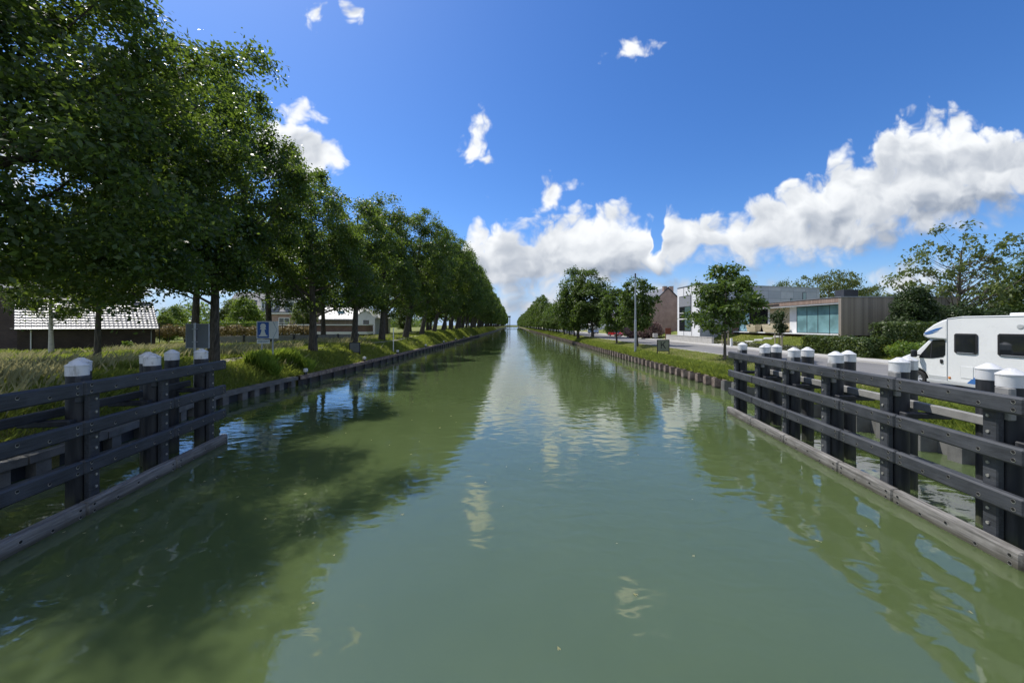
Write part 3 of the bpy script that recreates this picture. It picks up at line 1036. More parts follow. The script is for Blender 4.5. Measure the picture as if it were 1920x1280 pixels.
def tree_meshes(seed, H, r, zb, ncl, per, leaf, trunk_r, lmat, bmat, limbs=26, crown_r=.17, top_pow=.62, fork=.8, sides=10, flat=.62, hollow=.25, lump=.22, limb_from=.06):
    rng = np.random.default_rng(seed)
    ph = rng.uniform(0, 6.28, 6)
    t = rng.uniform(0, 1, ncl * 4)
    prof = lambda t: np.sin(np.pi * np.clip(t, 0.0, 1) ** .72 * .97 + .06) ** top_pow
    keep = rng.uniform(0, 1, len(t)) < prof(t) ** 1.6
    t = t[keep][:ncl]
    a = rng.uniform(0, 2 * np.pi, len(t))
    lumps = 1 + lump * np.sin(2 * a + ph[0] + 3 * t) * .6 + lump * np.sin(3 * a + ph[1] - 7 * t) + lump * .7 * np.sin(11 * t + ph[2] + a)
    rr = np.sqrt(rng.uniform(hollow, 1, len(t))) * r * prof(t) * lumps
    cz = zb + t * (H - zb)
    C = np.stack([np.cos(a) * rr, np.sin(a) * rr, cz], 1)
    cr = r * crown_r * rng.uniform(.7, 1.35, len(t))
    k = np.repeat(np.arange(len(t)), per)
    off = rng.normal(size=(len(k), 3)) * .55
    off *= np.array([1, 1, flat])
    P = C[k] + off * cr[k][:, None]
    P[:, 2] -= (off[:, 0] ** 2 + off[:, 1] ** 2) * cr[k] * .25        # sprays droop at their rims
    axis = np.stack([np.zeros(len(k)), np.zeros(len(k)), np.full(len(k), zb + .45 * (H - zb))], 1)
    nrm = unit(rng.normal(size=(len(k), 3)) * .75 + unit(P - axis) * .45 + np.array([0, 0, .55]))
    v = leaf_quads(rng, P, nrm, leaf)
    crown = fast_mesh('crown', v, len(P), 4, lmat)
    # trunk with limbs that really reach the sprays
    mb = MB()
    zt = zb + (H - zb) * fork
    tp, tr_ = [], []
    wob = rng.uniform(-1, 1, 4)
    for i in range(9):
        f = i / 8
        z = -0.4 + f * (zt + .4)
        tp.append((math.sin(f * 4 + wob[0]) * .012 * H * f + wob[2] * .01 * H * f, math.cos(f * 3.3 + wob[1]) * .012 * H * f, z))
        tr_.append(trunk_r * (1.45 if i == 0 else (1.12 if i == 1 else 1.0)) * (1 - .80 * f ** 1.15))
    o = np.array(tp[0][:2])
    tp = [(p[0] - o[0], p[1] - o[1], p[2]) for p in tp]
    mb.tube(tp, tr_, sides)
    idx = [q for q in rng.permutation(len(C)) if C[q][2] > zb + limb_from * (H - zb)][:limbs]
    for j in idx:
        c = C[j]
        d = math.hypot(c[0], c[1])
        zs = max(zb * .82, min(zt * .97, c[2] - d * rng.uniform(.45, .95)))
        f = (zs + .4) / (zt + .4)
        i = min(7, int(f * 8)); g = f * 8 - i
        s = Vector(tp[i]).lerp(Vector(tp[i + 1]), g)
        r0 = (tr_[i] * (1 - g) + tr_[i + 1] * g)
        e = Vector(c)
        m_ = s.lerp(e, .5) + Vector((0, 0, -.10 * d + rng.uniform(-.1, .1) * d))
        mb.tube([s, s.lerp(m_, .55), m_, m_.lerp(e, .55), e], [r0 * .34, r0 * .28, r0 * .2, r0 * .12, r0 * .04 + .006], max(4, sides // 2), cap=False)
    to = mb.build('trunk', bmat, None, smooth=70)
    tm = to.data
    bpy.data.objects.remove(to)
    return tm, crown


def put_tree(name, meshes, x, y, z, label, group=None, sc=1.0, scz=None, rz=0.0, tilt=0.0, cat='tree', tilt_x=0.0):
    o = thing(name, label, cat, (x, y, z), rz, group)
    o.rotation_mode = 'ZYX'
    o.rotation_euler = (tilt_x, tilt, rz)
    o.scale = (sc, sc, scz if scz else sc)
    for nm, me in zip(('trunk', 'crown'), meshes):
        p = link(bpy.data.objects.new(nm, me))
        p.parent = o
    return o


BIG = dict(lmat=M['leaf_big'], bmat=M['bark'])
near_tree = tree_meshes(11, 20, 6.4, 3.2, 290, 640, .17, .42, limbs=70, crown_r=.15, lump=.24, hollow=.3, limb_from=.45, **BIG)
tall_tree = tree_meshes(12, 18.6, 4.9, 4.2, 250, 360, .20, .30, limbs=56, crown_r=.165, lump=.26, hollow=.3, **BIG)
slim_tree = tree_meshes(13, 15.6, 4.2, 3.6, 180, 260, .20, .32, limbs=46, crown_r=.175, lump=.26, hollow=.3, **BIG)
row_a = tree_meshes(14, 20, 4.9, 4.4, 175, 200, .27, .40, limbs=34, crown_r=.18, lump=.26, **BIG)
row_b = tree_meshes(15, 20, 5.3, 3.8, 175, 200, .27, .42, limbs=34, crown_r=.18, lump=.28, **BIG)
row_c = tree_meshes(16, 20, 4.7, 4.8, 165, 200, .27, .38, limbs=34, crown_r=.18, lump=.26, **BIG)
row_d = tree_meshes(19, 20, 5.0, 7.4, 160, 200, .27, .36, limbs=30, crown_r=.18, lump=.26, **BIG)
far_a = tree_meshes(17, 20, 5.2, 3.6, 150, 46, .62, .42, limbs=10, crown_r=.2, sides=6, **BIG)
far_b = tree_meshes(18, 20, 5.0, 3.2, 150, 46, .62, .42, limbs=10, crown_r=.21, sides=6, **BIG)

LG = 'big trees in the row along the left bank'
LROW = [  # y, x, top z, radius scale, mesh, tilt, label
    (12.6, -18.9, 21.6, 1.04, near_tree, 5, 'huge broadleaf tree filling the upper left, its branches hanging over the left guide fence'),
    (23, -18.4, 20.8, .86, tall_tree, 1.5, 'tall dark tree behind the grey board back, near the left fence'),
    (33, -17.6, 17.9, .97, slim_tree, 0, 'lower rounded tree with a sunlit trunk beside the blue sign'),
    (43, -18.2, 19.5, .86, row_c, 3, 'tree with a thin leaning trunk behind the black framed board'),
    (53, -18.5, 23.0, .95, row_a, 2, 'tree with a stout dark trunk beside the white gabled house'),
    (63, -18.0, 24.0, .98, row_b, 9, 'tree leaning over the water just beyond the thin white pole'),
    (72.5, -17.6, 25.0, 1.0, row_c, 10, 'high domed tree, the sixth trunk along the left bank'),
    (82, -17.2, 25.5, 1.05, row_a, 11, 'tree in the dark stretch of the left row, first of the closely set trunks'),
    (91, -16.9, 25.5, 1.0, row_b, 12, 'tree in the dark stretch of the left row, second of the closely set trunks'),
    (100, -16.6, 25.5, 1.05, row_c, 12, 'tree in the dark stretch of the left row, third of the closely set trunks'),
    (109, -16.4, 26, 1.0, row_a, 12, 'tree in the dark stretch of the left row, fourth of the closely set trunks')]
rnd = random.Random(5)
for (y, x, top, rs, me, tilt, lab) in LROW:
    z = gz(x, y) - .05
    base = 20.0 if me in (row_a, row_b, row_c, near_tree) else (18.6 if me is tall_tree else 15.6)
    put_tree('broadleaf_tree', me, x, y, z, lab, LG, rs, (top - z) / base, rnd.uniform(0, 6.28), R(tilt))
y = 118
while y < 780:
    me = rnd.choice((far_a, far_b)) if y > 190 else rnd.choice((row_a, row_b, row_c))
    x = XL(y) - 4.2 + rnd.uniform(-.4, .4)
    top = rnd.uniform(24, 27)
    z = gz(x, y) - .05
    put_tree('broadleaf_tree', me, x, y, z, 'distant tree merging into the dark leafy wall along the left bank',
             'distant trees of the left bank row', rnd.uniform(.95, 1.1), (top - z) / 20, rnd.uniform(0, 6.28), R(11))
    y += rnd.uniform(8.5, 10.5) if y < 260 else rnd.uniform(10, 13)

# second row away from the water
L2 = 'trees of the second row behind the left bank'
for (y, x, top, rs, me, lab) in [
        (33.0, -28.0, 17, .9, row_d, 'dark tree behind the grey board back, away from the water'),
        (44, -28.6, 18.5, 1.0, row_d, 'dark tree right behind the blue sign, in front of the dormer house'),
        (54, -27.3, 18.5, .9, row_d, 'tree with a dark trunk left of the parked white car'),
        (80, -27.0, 21, 1.0, row_b, 'dark tree behind the white gabled house and its bank trees'),
        (95, -26.0, 22, 1.0, row_a, 'dark tree of the second row, beyond the white gabled house')]:
    z = gz(x, y) - .05
    put_tree('broadleaf_tree', me, x, y, z, lab, L2, rs, (top - z) / 20, rnd.uniform(0, 6.28), 0)
y = 108
while y < 420:
    x = -25 + rnd.uniform(-1.5, 1.5)
    z = gz(x, y) - .05
    put_tree('broadleaf_tree', rnd.choice((far_a, far_b)), x, y, z, 'distant tree hidden in the dark behind the left bank row',
             'distant trees of the second left row', 1.0, (rnd.uniform(20, 24) - z) / 20, rnd.uniform(0, 6.28), 0)
    y += rnd.uniform(11, 15)

# young tree and birch by the garage
young = tree_meshes(21, 8.6, 2.5, 3.3, 110, 130, .19, .14, M['leaf_young'], M['bark_thin'], limbs=26, crown_r=.22, sides=8)
put_tree('young_tree', young, -24.0, 21.6, gz(-24, 21.6) - .05, 'young tree with a thin brown trunk in front of the glossy tiled roof', None, 1.15, 1.15, .6)
birch = tree_meshes(22, 9.5, 2.6, 3.0, 110, 130, .17, .17, M['leaf_young'], M['birch'], limbs=26, crown_r=.22, sides=8)
put_tree('birch_tree', birch, -38.5, 31.2, gz(-38.5, 31.2) - .05, 'birch with a white trunk standing in front of the garage wall', None, 1.0, 1.0, 2.0)

# right bank row
RT = dict(lmat=M['leaf_right'], bmat=M['bark'])
single = tree_meshes(31, 7.6, 2.5, 2.1, 105, 90, .24, .105, M['leaf_right'], M['bark_thin'], limbs=34, crown_r=.2, sides=8, lump=.28, top_pow=.8, hollow=.15, flat=.5)
put_tree('young_lime_tree', single, 17.0, 29.8, gz(17, 29.8) - .03, 'young tree alone on the right verge behind the far end of the fence', None, 1.05, 1.06, .9)
egg = tree_meshes(32, 9.3, 2.5, 2.3, 120, 80, .30, .15, limbs=20, crown_r=.22, sides=8, **RT)
egg2 = tree_meshes(33, 9.2, 2.3, 2.0, 110, 80, .30, .15, limbs=20, crown_r=.22, sides=8, **RT)
big_r = tree_meshes(34, 15.5, 4.6, 2.4, 210, 90, .40, .30, limbs=24, crown_r=.2, sides=8, **RT)
far_r = tree_meshes(35, 15.5, 4.6, 2.2, 150, 46, .60, .30, limbs=10, crown_r=.2, sides=6, **RT)
far_r2 = tree_meshes(36, 15.5, 4.3, 2.0, 150, 46, .60, .30, limbs=10, crown_r=.21, sides=6, **RT)
RG = 'trees in the row along the right bank'
for (y, x, top, sc, me, hb, lab) in [
        (49.4, 16.6, 11.1, .95, egg, 9.3, 'egg shaped tree right behind the grey lamp post'),
        (58.2, 16.35, 10.9, .92, egg2, 9.2, 'egg shaped tree in front of the red car'),
        (80.5, 17.4, 16.6, .95, big_r, 15.5, 'large tree beside the blue grey car, on the road side'),
        (84, 14.9, 17.4, .95, big_r, 15.5, 'largest tree of the right bank row, nearest the water'),
        (97, 16.2, 11.5, .62, big_r, 15.5, 'low tree just beyond the largest tree of the right row'),
        (106, 16.4, 11.2, .62, big_r, 15.5, 'second low tree beyond the largest tree of the right row'),
        (116, 16.3, 11.8, .64, big_r, 15.5, 'third low tree beyond the largest tree of the right row')]:
    z = gz(x, y) - .04
    put_tree('lime_tree', me, x, y, z, lab, RG, sc, (top - z) / hb, rnd.uniform(0, 6.28), R(-3))
y = 127
y = 126
while y < 800:
    x = 16.2 + rnd.uniform(-.3, .3)
    z = gz(x, y) - .04
    me = rnd.choice((far_r, far_r2)) if y > 160 else big_r
    put_tree('lime_tree', me, x, y, z, 'distant tree merging into the leafy row along the right bank', 'distant trees of the right bank row',
             (rnd.uniform(.6, .72) if y < 172 else rnd.uniform(.9, 1.0)), ((rnd.uniform(10.5, 12.5) if y < 172 else rnd.uniform(16.5, 19.5)) - z) / 15.5, rnd.uniform(0, 6.28), R(-6))
    y += rnd.uniform(9, 11) if y < 260 else rnd.uniform(10.5, 14)


def leaf_fill(seed, shapes, n, leaf, lmat, name='foliage', up=.5, shell=.35):
    """leaves filling boxes and ellipsoids, denser towards the outside"""
    rng = np.random.default_rng(seed)
    vol = np.array([s[4] * s[5] * s[6] for s in shapes]) ** .75
    vol /= vol.sum()
    Ps, Ns = [], []
    for s, f in zip(shapes, vol):
        k = max(20, int(n * f))
        if s[0] == 'box':
            q = rng.uniform(-1, 1, (k, 3))
            ax = rng.integers(0, 3, k)
            on = rng.uniform(0, 1, k) > shell
            sg = np.sign(q[np.arange(k), ax])
            q[np.arange(k), ax] = np.where(on, sg * rng.uniform(.86, 1.04, k), q[np.arange(k), ax])
            nn = q.copy()
        else:
            d = unit(rng.normal(size=(k, 3)))
            lump = 1 + .14 * np.sin(5 * d[:, 0] + 4 * d[:, 2] + s[1]) + .12 * np.sin(7 * d[:, 1] - 3 * d[:, 2] + s[2])
            q = d * (rng.uniform(shell, 1, k) ** .45 * lump)[:, None]
            nn = d
        P = q * np.array([s[4], s[5], s[6]]) + np.array([s[1], s[2], s[3]])
        P += rng.normal(size=P.shape) * leaf * .35
        Ps.append(P)
        Ns.append(unit(nn * .6 + rng.normal(size=(k, 3)) * .7 + np.array([0, 0, up])))
    P = np.concatenate(Ps); N_ = np.concatenate(Ns)
    return fast_mesh(name, leaf_quads(rng, P, N_, leaf, .6), len(P), 4, lmat)


def shrub(name, label, cat, x, y, shapes, n, leaf, lmat, seed, group=None, stem=True, z=None, rz=0.0):
    z = gz(x, y) if z is None else z
    o = thing(name, label, cat, (x, y, z - .02), rz, group)
    f = link(bpy.data.objects.new('foliage', leaf_fill(seed, shapes, n, leaf, lmat)))
    f.parent = o
    if stem:
        mb = MB()
        rr = random.Random(seed)
        for s in shapes[:6]:
            for k in range(3):
                mb.tube([(s[1] + rr.uniform(-.1, .1), s[2] + rr.uniform(-.1, .1), 0), (s[1] + rr.uniform(-.4, .4) * s[4], s[2] + rr.uniform(-.4, .4) * s[5], s[3] + .3 * s[6])], [.05, .02], 5)
        mb.build('stem', M['bark_thin'], o)
    return o


# ---------------------------------------------------------------- grass
def blades(name, seed, x, y, h, w, mat, lean=.35):
    rng = np.random.default_rng(seed)
    n = len(x)
    z = np.array([gz(a, b) for a, b in zip(x, y)]) - .02
    a = rng.uniform(0, 2 * np.pi, n)
    side = np.stack([np.cos(a), np.sin(a), np.zeros(n)], 1) * (w * .5)[:, None]
    P = np.stack([x, y, z], 1)
    ln = rng.normal(size=(n, 2)) * lean
    ln[:, 0] += .22                                                       # the breeze leans them one way
    T = P + np.stack([ln[:, 0] * h, ln[:, 1] * h, h], 1)
    mid = P + np.stack([ln[:, 0] * h * .3, ln[:, 1] * h * .3, h * .55], 1)
    v = np.empty((n, 4, 3))
    v[:, 0] = P - side
    v[:, 1] = P + side
    v[:, 2] = T
    v[:, 3] = mid - side * .9
    o = link(bpy.data.objects.new(name, fast_mesh(name, v.reshape(-1, 3), n, 4, mat)))
    return tag(o, kind='stuff')


def sample(seed, n, x0f, x1f, y0, y1, pw=1.5, keep=None):
    rng = np.random.default_rng(seed)
    u = rng.uniform(0, 1, n * 2)
    # density falls with distance: inverse-power sampling of y
    q = 1 - pw
    y = (y0 ** q + u * (y1 ** q - y0 ** q)) ** (1 / q)
    s = rng.uniform(0, 1, n * 2)
    x0 = np.array([x0f(t) for t in y]); x1 = np.array([x1f(t) for t in y])
    x = x0 + (x1 - x0) * s
    ok = np.ones(len(x), bool) if keep is None else keep(x, y, rng)
    return x[ok][:n], y[ok][:n], rng


def off_path(x, y, rng):
    c = np.array([XL(t) for t in y]) - 3.6 - .35 * np.sin(y * .21)
    return np.abs(x - c) > .24 + rng.uniform(0, .12, len(x))


x, y, g = sample(1, 150000, lambda t: XL(t) - .18, lambda t: XL(t) - 9, 7, 75, 1.35, off_path)
d = np.hypot(x, y)
blades('grass', 2, x, y, g.uniform(.09, .30, len(x)) * (1 + .5 * (np.sin(x * .9) * np.sin(y * .7) > .2)), np.maximum(.014, d * .0009), M['grass_blade'])
x, y, g = sample(3, 90000, lambda t: XL(t) - 8, lambda t: -46, 10, 70, 1.3)
d = np.hypot(x, y)
blades('grass', 4, x, y, g.uniform(.2, .5, len(x)), np.maximum(.014, d * .0009), M['grass_blade'])
x, y, g = sample(5, 24000, lambda t: XL(t) - 1.2, lambda t: -42, 8, 60, 1.3,
                 lambda x, y, r: (np.sin(x * .55 + 1) + np.sin(y * .4 + x * .2) + r.normal(size=len(x)) * .5 > .35) & off_path(x, y, r))
d = np.hypot(x, y)
blades('meadow_grass', 6, x, y, g.uniform(.4, .85, len(x)), np.maximum(.012, d * .0007), M['grass_straw'], .3)
x, y, g = sample(7, 13000, lambda t: XL(t) - .4, lambda t: XL(t) - 2.4, 24.4, 28.0, 1.2)
k = (np.sin(x * 1.7) + np.sin(y * 1.3 + 2) > -.6)
x, y = x[k], y[k]
blades('reeds', 8, x, y, g.uniform(.4, 1.05, len(x)), g.uniform(.02, .04, len(x)), M['reed'], .22)
x, y, g = sample(9, 90000, lambda t: XL(t) - .2, lambda t: XL(t) - 6, 75, 300, 1.3)
blades('grass', 10, x, y, g.uniform(.2, .55, len(x)), np.maximum(.014, np.hypot(x, y) * .0011), M['grass_blade'])
# right bank
x, y, g = sample(11, 75000, lambda t: XR(t) + .40, lambda t: XR(t) + 1.5, 9, 120, 1.3)
blades('grass', 12, x, y, g.uniform(.12, .46, len(x)), np.maximum(.013, np.hypot(x, y) * .0008), M['grass_blade'], .4)
x, y, g = sample(13, 110000, lambda t: XR(t) + 1.2, lambda t: RN(t) - .1, 9, 120, 1.3)
k = g.uniform(0, 1, len(x)) < .45
blades('dry_lawn', 24, x[k], y[k], g.uniform(.04, .12, k.sum()), np.maximum(.012, np.hypot(x[k], y[k]) * .0008), M['grass_straw'], .5)
x, y = x[~k], y[~k]
blades('lawn', 14, x, y, g.uniform(.04, .13, len(x)), np.maximum(.012, np.hypot(x, y) * .0008), M['grass_blade'], .5)
x, y, g = sample(15, 50000, lambda t: XR(t) + .45, lambda t: RN(t) - .1, 120, 400, 1.3)
blades('grass', 16, x, y, g.uniform(.15, .4, len(x)), np.hypot(x, y) * .0012, M['grass_blade'], .4)
x, y, g = sample(17, 50000, lambda t: 27.3, lambda t: 31.2, 22, 62, 1.1)
blades('lawn', 18, x, y, g.uniform(.05, .14, len(x)), np.hypot(x, y) * .0008, M['grass_blade'], .5)

# leaves and bits of reed drifting on the water
rg = np.random.default_rng(77)
n = 260
fy = rg.uniform(4.5, 40, n)
fx = np.where(rg.uniform(0, 1, n) < .6, -9 + rg.normal(size=n) * 3.0, rg.uniform(-8, 9, n))
fx = np.clip(fx, -12.5, 12.5)
C_ = np.stack([fx, fy, np.full(n, .006)], 1)
me = fast_mesh('floating_leaves', leaf_quads(rg, C_, np.tile(np.array([[0., 0., 1.]]), (n, 1)), .085, .5), n, 4, M['grass_straw'])
tag(link(bpy.data.objects.new('floating_leaves', me)), kind='stuff')

# ================================================================ small things on the banks
MG = 'white mooring posts on the left bank wall'
def mooring(y, label, grp=MG):
    x = XL(y) - .02
    o = thing('mooring_post', label, 'mooring post', (x, y, .66), 0, grp)
    MB().lathe([(.13, 0), (.11, .03), (.10, .1), (.10, .34)], 16).build('post', M['dark_metal'], o, smooth=40)
    MB().lathe([(.105, .2), (.16, .24), (.16, .40), (.13, .46), (.02, .48)], 16).build('cap', M['cap'], o, smooth=40)
mooring(26.6, 'white mooring post at the corner of the bank wall below the blue sign')
mooring(36.5, 'white mooring post on the bank wall below the black framed board')
mooring(46.3, 'white mooring post at the foot of the thin white pole')
for i, y in enumerate((60, 74, 87.5, 100, 115)):
    mooring(y, 'small white mooring post far along the shaded left bank wall', 'far white mooring posts on the left bank wall')

# grey back of a board near the left fence
zs = gz(-14.65, 17.4) - .1
o = thing('sign_back', 'plain grey back of a board on a pole behind the left guide fence', 'sign', (-14.65, 17.4, gz(-14.65, 17.4) - .1))
MB().box(-.52, .52, -.02, .02, 3.15 - zs, 4.25 - zs, .01).build('board', M['sign_back'], o)
mb = MB()
b0 = 3.15 - zs; b1 = 4.25 - zs
mb.box(-.535, -.515, -.03, .03, b0 - .01, b1 + .01, 0); mb.box(.515, .535, -.03, .03, b0 - .01, b1 + .01, 0)
mb.box(-.514, .514, -.03, .03, b1 + .002, b1 + .02, 0); mb.box(-.514, .514, -.03, .03, b0 - .02, b0 - .002, 0)
mb.build('frame', M['pole_metal'], o)
MB().lathe([(.05, 0), (.05, b1 + .05)], 12, (-.06, -.085, 0)).build('pole', M['pole_metal'], o, smooth=40)
mb = MB()
for z in (b0 + .25, b0 + .85): mb.box(-.16, .04, -.14, -.035, z, z + .04)
mb.build('clamp', M['pole_metal'], o)

# blue sign with a white pawn
zg = gz(-16.85, 25.7)
o = thing('waterway_sign', 'blue sign with a white pawn and a white arrow panel on two poles', 'sign', (-16.85, 25.7, zg - .1))
b0 = 3.27 - zg + .1
MB().box(-.72, .76, -.025, .025, b0, b0 + 1.20, .008).build('panel', M['sign_white'], o)
MB().box(-.66, .13, -.033, -.027, b0 + .05, b0 + 1.15).build('blue_field', M['sign_blue'], o)
cx, cz = -.265, b0 + .16
pawn = [(-.30, 0), (.30, 0), (.30, .085), (.20, .10), (.115, .36), (.10, .47), (.20, .48), (.20, .55), (.11, .56)]
head = [(.195 * math.cos(a), .70 + .19 * math.sin(a)) for a in [R(q) for q in range(-50, 231, 20)]]
pawn += head + [(-.11, .56), (-.20, .55), (-.20, .48), (-.10, .47), (-.115, .36), (-.20, .10), (-.30, .085)]
MB().prism([(cx + x_, cz + z_) for x_, z_ in pawn], 'y', -.039, -.034).build('pawn_figure', M['sign_white'], o)
mb = MB()
mid = b0 + .60
for s in (1, -1):
    p = [(.40, mid + s * .58), (.425, mid + s * .58), (.71, mid), (.685, mid)]
    mb.prism(p if s < 0 else p[::-1], 'y', -.031, -.027)
mb.build('arrow_outline', M['sign_line'], o)
pl = MB().box(-.70, .16, -.02, .02, b0 - .34, b0 - .06, .006).build('text_plate', M['sign_white'], o)
mb = MB()
rr = random.Random(2)
for (zz, xa) in ((b0 - .145, -.6), (b0 - .235, -.6)):
    while xa < .05:
        wd = rr.uniform(.03, .11)
        mb.box(xa, xa + wd, -.026, -.021, zz - .022, zz + .022)
        xa += wd + .03
mb.build('lettering', M['sign_line'], pl)
MB().lathe([(.045, 0), (.045, b0 + 1.1)], 12, (-.42, .075, 0)).build('pole', M['pole_metal'], o, smooth=40)
MB().lathe([(.05, -.1), (.05, b0 + 1.1)], 12, (.33, .075, 0)).build('pole', M['pole_metal'], o, smooth=40)

# framed boards facing each other across the canal
def framed_board(x, y, w_, zb_, zt_, label, mats, letter):
    z = gz(x, y)
    o = thing('mooring_board', label, 'sign', (x, y, z - .1))
    zb_ -= z - .1; zt_ -= z - .1
    b = MB().box(-w_ / 2 + .05, w_ / 2 - .05, -.02, .02, zb_ + .05, zt_ - .05).build('board', mats[0], o)
    mb = MB()
    mb.box(-w_ / 2, -w_ / 2 + .07, -.05, .05, 0, zt_, .008); mb.box(w_ / 2 - .07, w_ / 2, -.05, .05, 0, zt_, .008)
    mb.box(-w_ / 2 + .071, w_ / 2 - .071, -.045, .045, zt_ - .07, zt_); mb.box(-w_ / 2 + .071, w_ / 2 - .071, -.045, .045, zb_, zb_ + .06)
    mb.build('frame', M['dark_metal'], o)
    if letter:
        h = (zt_ - zb_) * .60; c = (zt_ + zb_) / 2 + .03; x0 = -.26; st = .085
        mb = MB().box(x0, x0 + st, -.030, -.022, c - h / 2, c + h / 2)
        mb.prism([(x0 + .09, c - .10), (x0 + .09, c + .03), (x0 + .40, c + h / 2), (x0 + .52, c + h / 2)], 'y', -.030, -.022)
        mb.prism([(x0 + .20, c + .02), (x0 + .27, c + .10), (x0 + .54, c - h / 2), (x0 + .43, c - h / 2)], 'y', -.0305, -.0225)
        mb.build('letter', M['black'], b)
framed_board(15.55, 38.4, 1.27, 1.53, 2.72, 'olive board with a black letter K in a dark frame on two legs', (M['sign_board'],), True)
framed_board(-16.0, 38.0, 1.10, 1.40, 2.46, 'plain grey board in a thick black frame on the left bank', (M['sign_back'],), False)

o = thing('marker_pole', 'thin pale pole standing at the water edge below the big trees', 'pole', (-15.0, 47.2, gz(-15, 47.2) - .1))
MB().lathe([(.055, 0), (.055, 3.1), (.03, 3.15)], 12).build('pole', M['white_plaster'], o, smooth=40)
MB().lathe([(.09, 0), (.09, .12), (.06, .14)], 12).build('base', M['concrete'], o, smooth=40)

o = thing('lamp_post', 'tall grey stepped mast without arm on the right verge', 'lamp post', (14.6, 44.2, gz(14.6, 44.2) - .1))
MB().lathe([(.135, 0), (.13, 4.0), (.11, 4.08)], 16).build('lower_tube', M['pole_metal'], o, smooth=30)
MB().lathe([(.10, 4.08), (.07, 9.0)], 16).build('upper_tube', M['pole_metal'], o, smooth=30)
MB().lathe([(.085, 8.99), (.085, 9.5), (.05, 9.56)], 16).build('top_fitting', M['dark_metal'], o, smooth=30)
MB().box(-.08, .08, -.145, -.115, .9, 1.5, .01).build('hatch', M['grey_metal'], o)


# ================================================================ vehicles
def wheel(parent, x, y, z, r, wd, name='wheel'):
    """wheel with its axis along local y; the outer side faces the sign of y"""
    s = 1 if y > 0 else -1
    e = link(bpy.data.objects.new(name, None)); e.parent = parent; e.empty_display_size = .2
    e.location = (x, y, z)
    prof = [(r * .62, -wd / 2), (r * .93, -wd / 2), (r, -wd * .32), (r, wd * .32), (r * .93, wd / 2), (r * .62, wd / 2)]
    rot = Matrix.Rotation(R(90), 4, 'X')
    n = 28
    mb = MB()
    v = [(q[0] * math.cos(2 * math.pi * k / n), q[0] * math.sin(2 * math.pi * k / n), q[1]) for q in prof for k in range(n)]
    mb.raw(v, [(i * n + k, i * n + (k + 1) % n, ((i + 1) % len(prof)) * n + (k + 1) % n, ((i + 1) % len(prof)) * n + k) for i in range(len(prof)) for k in range(n)])
    mb.build('tyre', M['tyre'], e, smooth=40, xf=rot)
    mb = MB()
    mb.tube([(0, s * wd * .20, 0), (0, s * wd * .22, 0)], r * .62, n)
    mb.tube([(0, s * wd * .2, 0), (0, s * wd * .5, 0)], [r * .2, r * .17], 16)
    for k in range(8):
        a = 2 * math.pi * k / 8
        c, d = math.cos(a), math.sin(a)
        mb.tube([(c * r * .16, s * wd * .44, d * r * .16), (c * r * .60, s * wd * .40, d * r * .60)], [r * .075, r * .06], 6)
    mb.tube([(0, s * wd * .30, 0), (0, s * wd * .48, 0)], r * .12, 12)
    ring = [(r * .60, wd * .36), (r * .66, wd * .42), (r * .66, wd * .5), (r * .60, wd * .5)]
    v = [(q[0] * math.cos(2 * math.pi * k / n), s * q[1], q[0] * math.sin(2 * math.pi * k / n)) for q in ring for k in range(n)]
    mb.raw(v, [(i * n + k, i * n + (k + 1) % n, ((i + 1) % 4) * n + (k + 1) % n, ((i + 1) % 4) * n + k) for i in range(4) for k in range(n)])
    mb.build('rim', M['rim'], e, smooth=40)
    return e


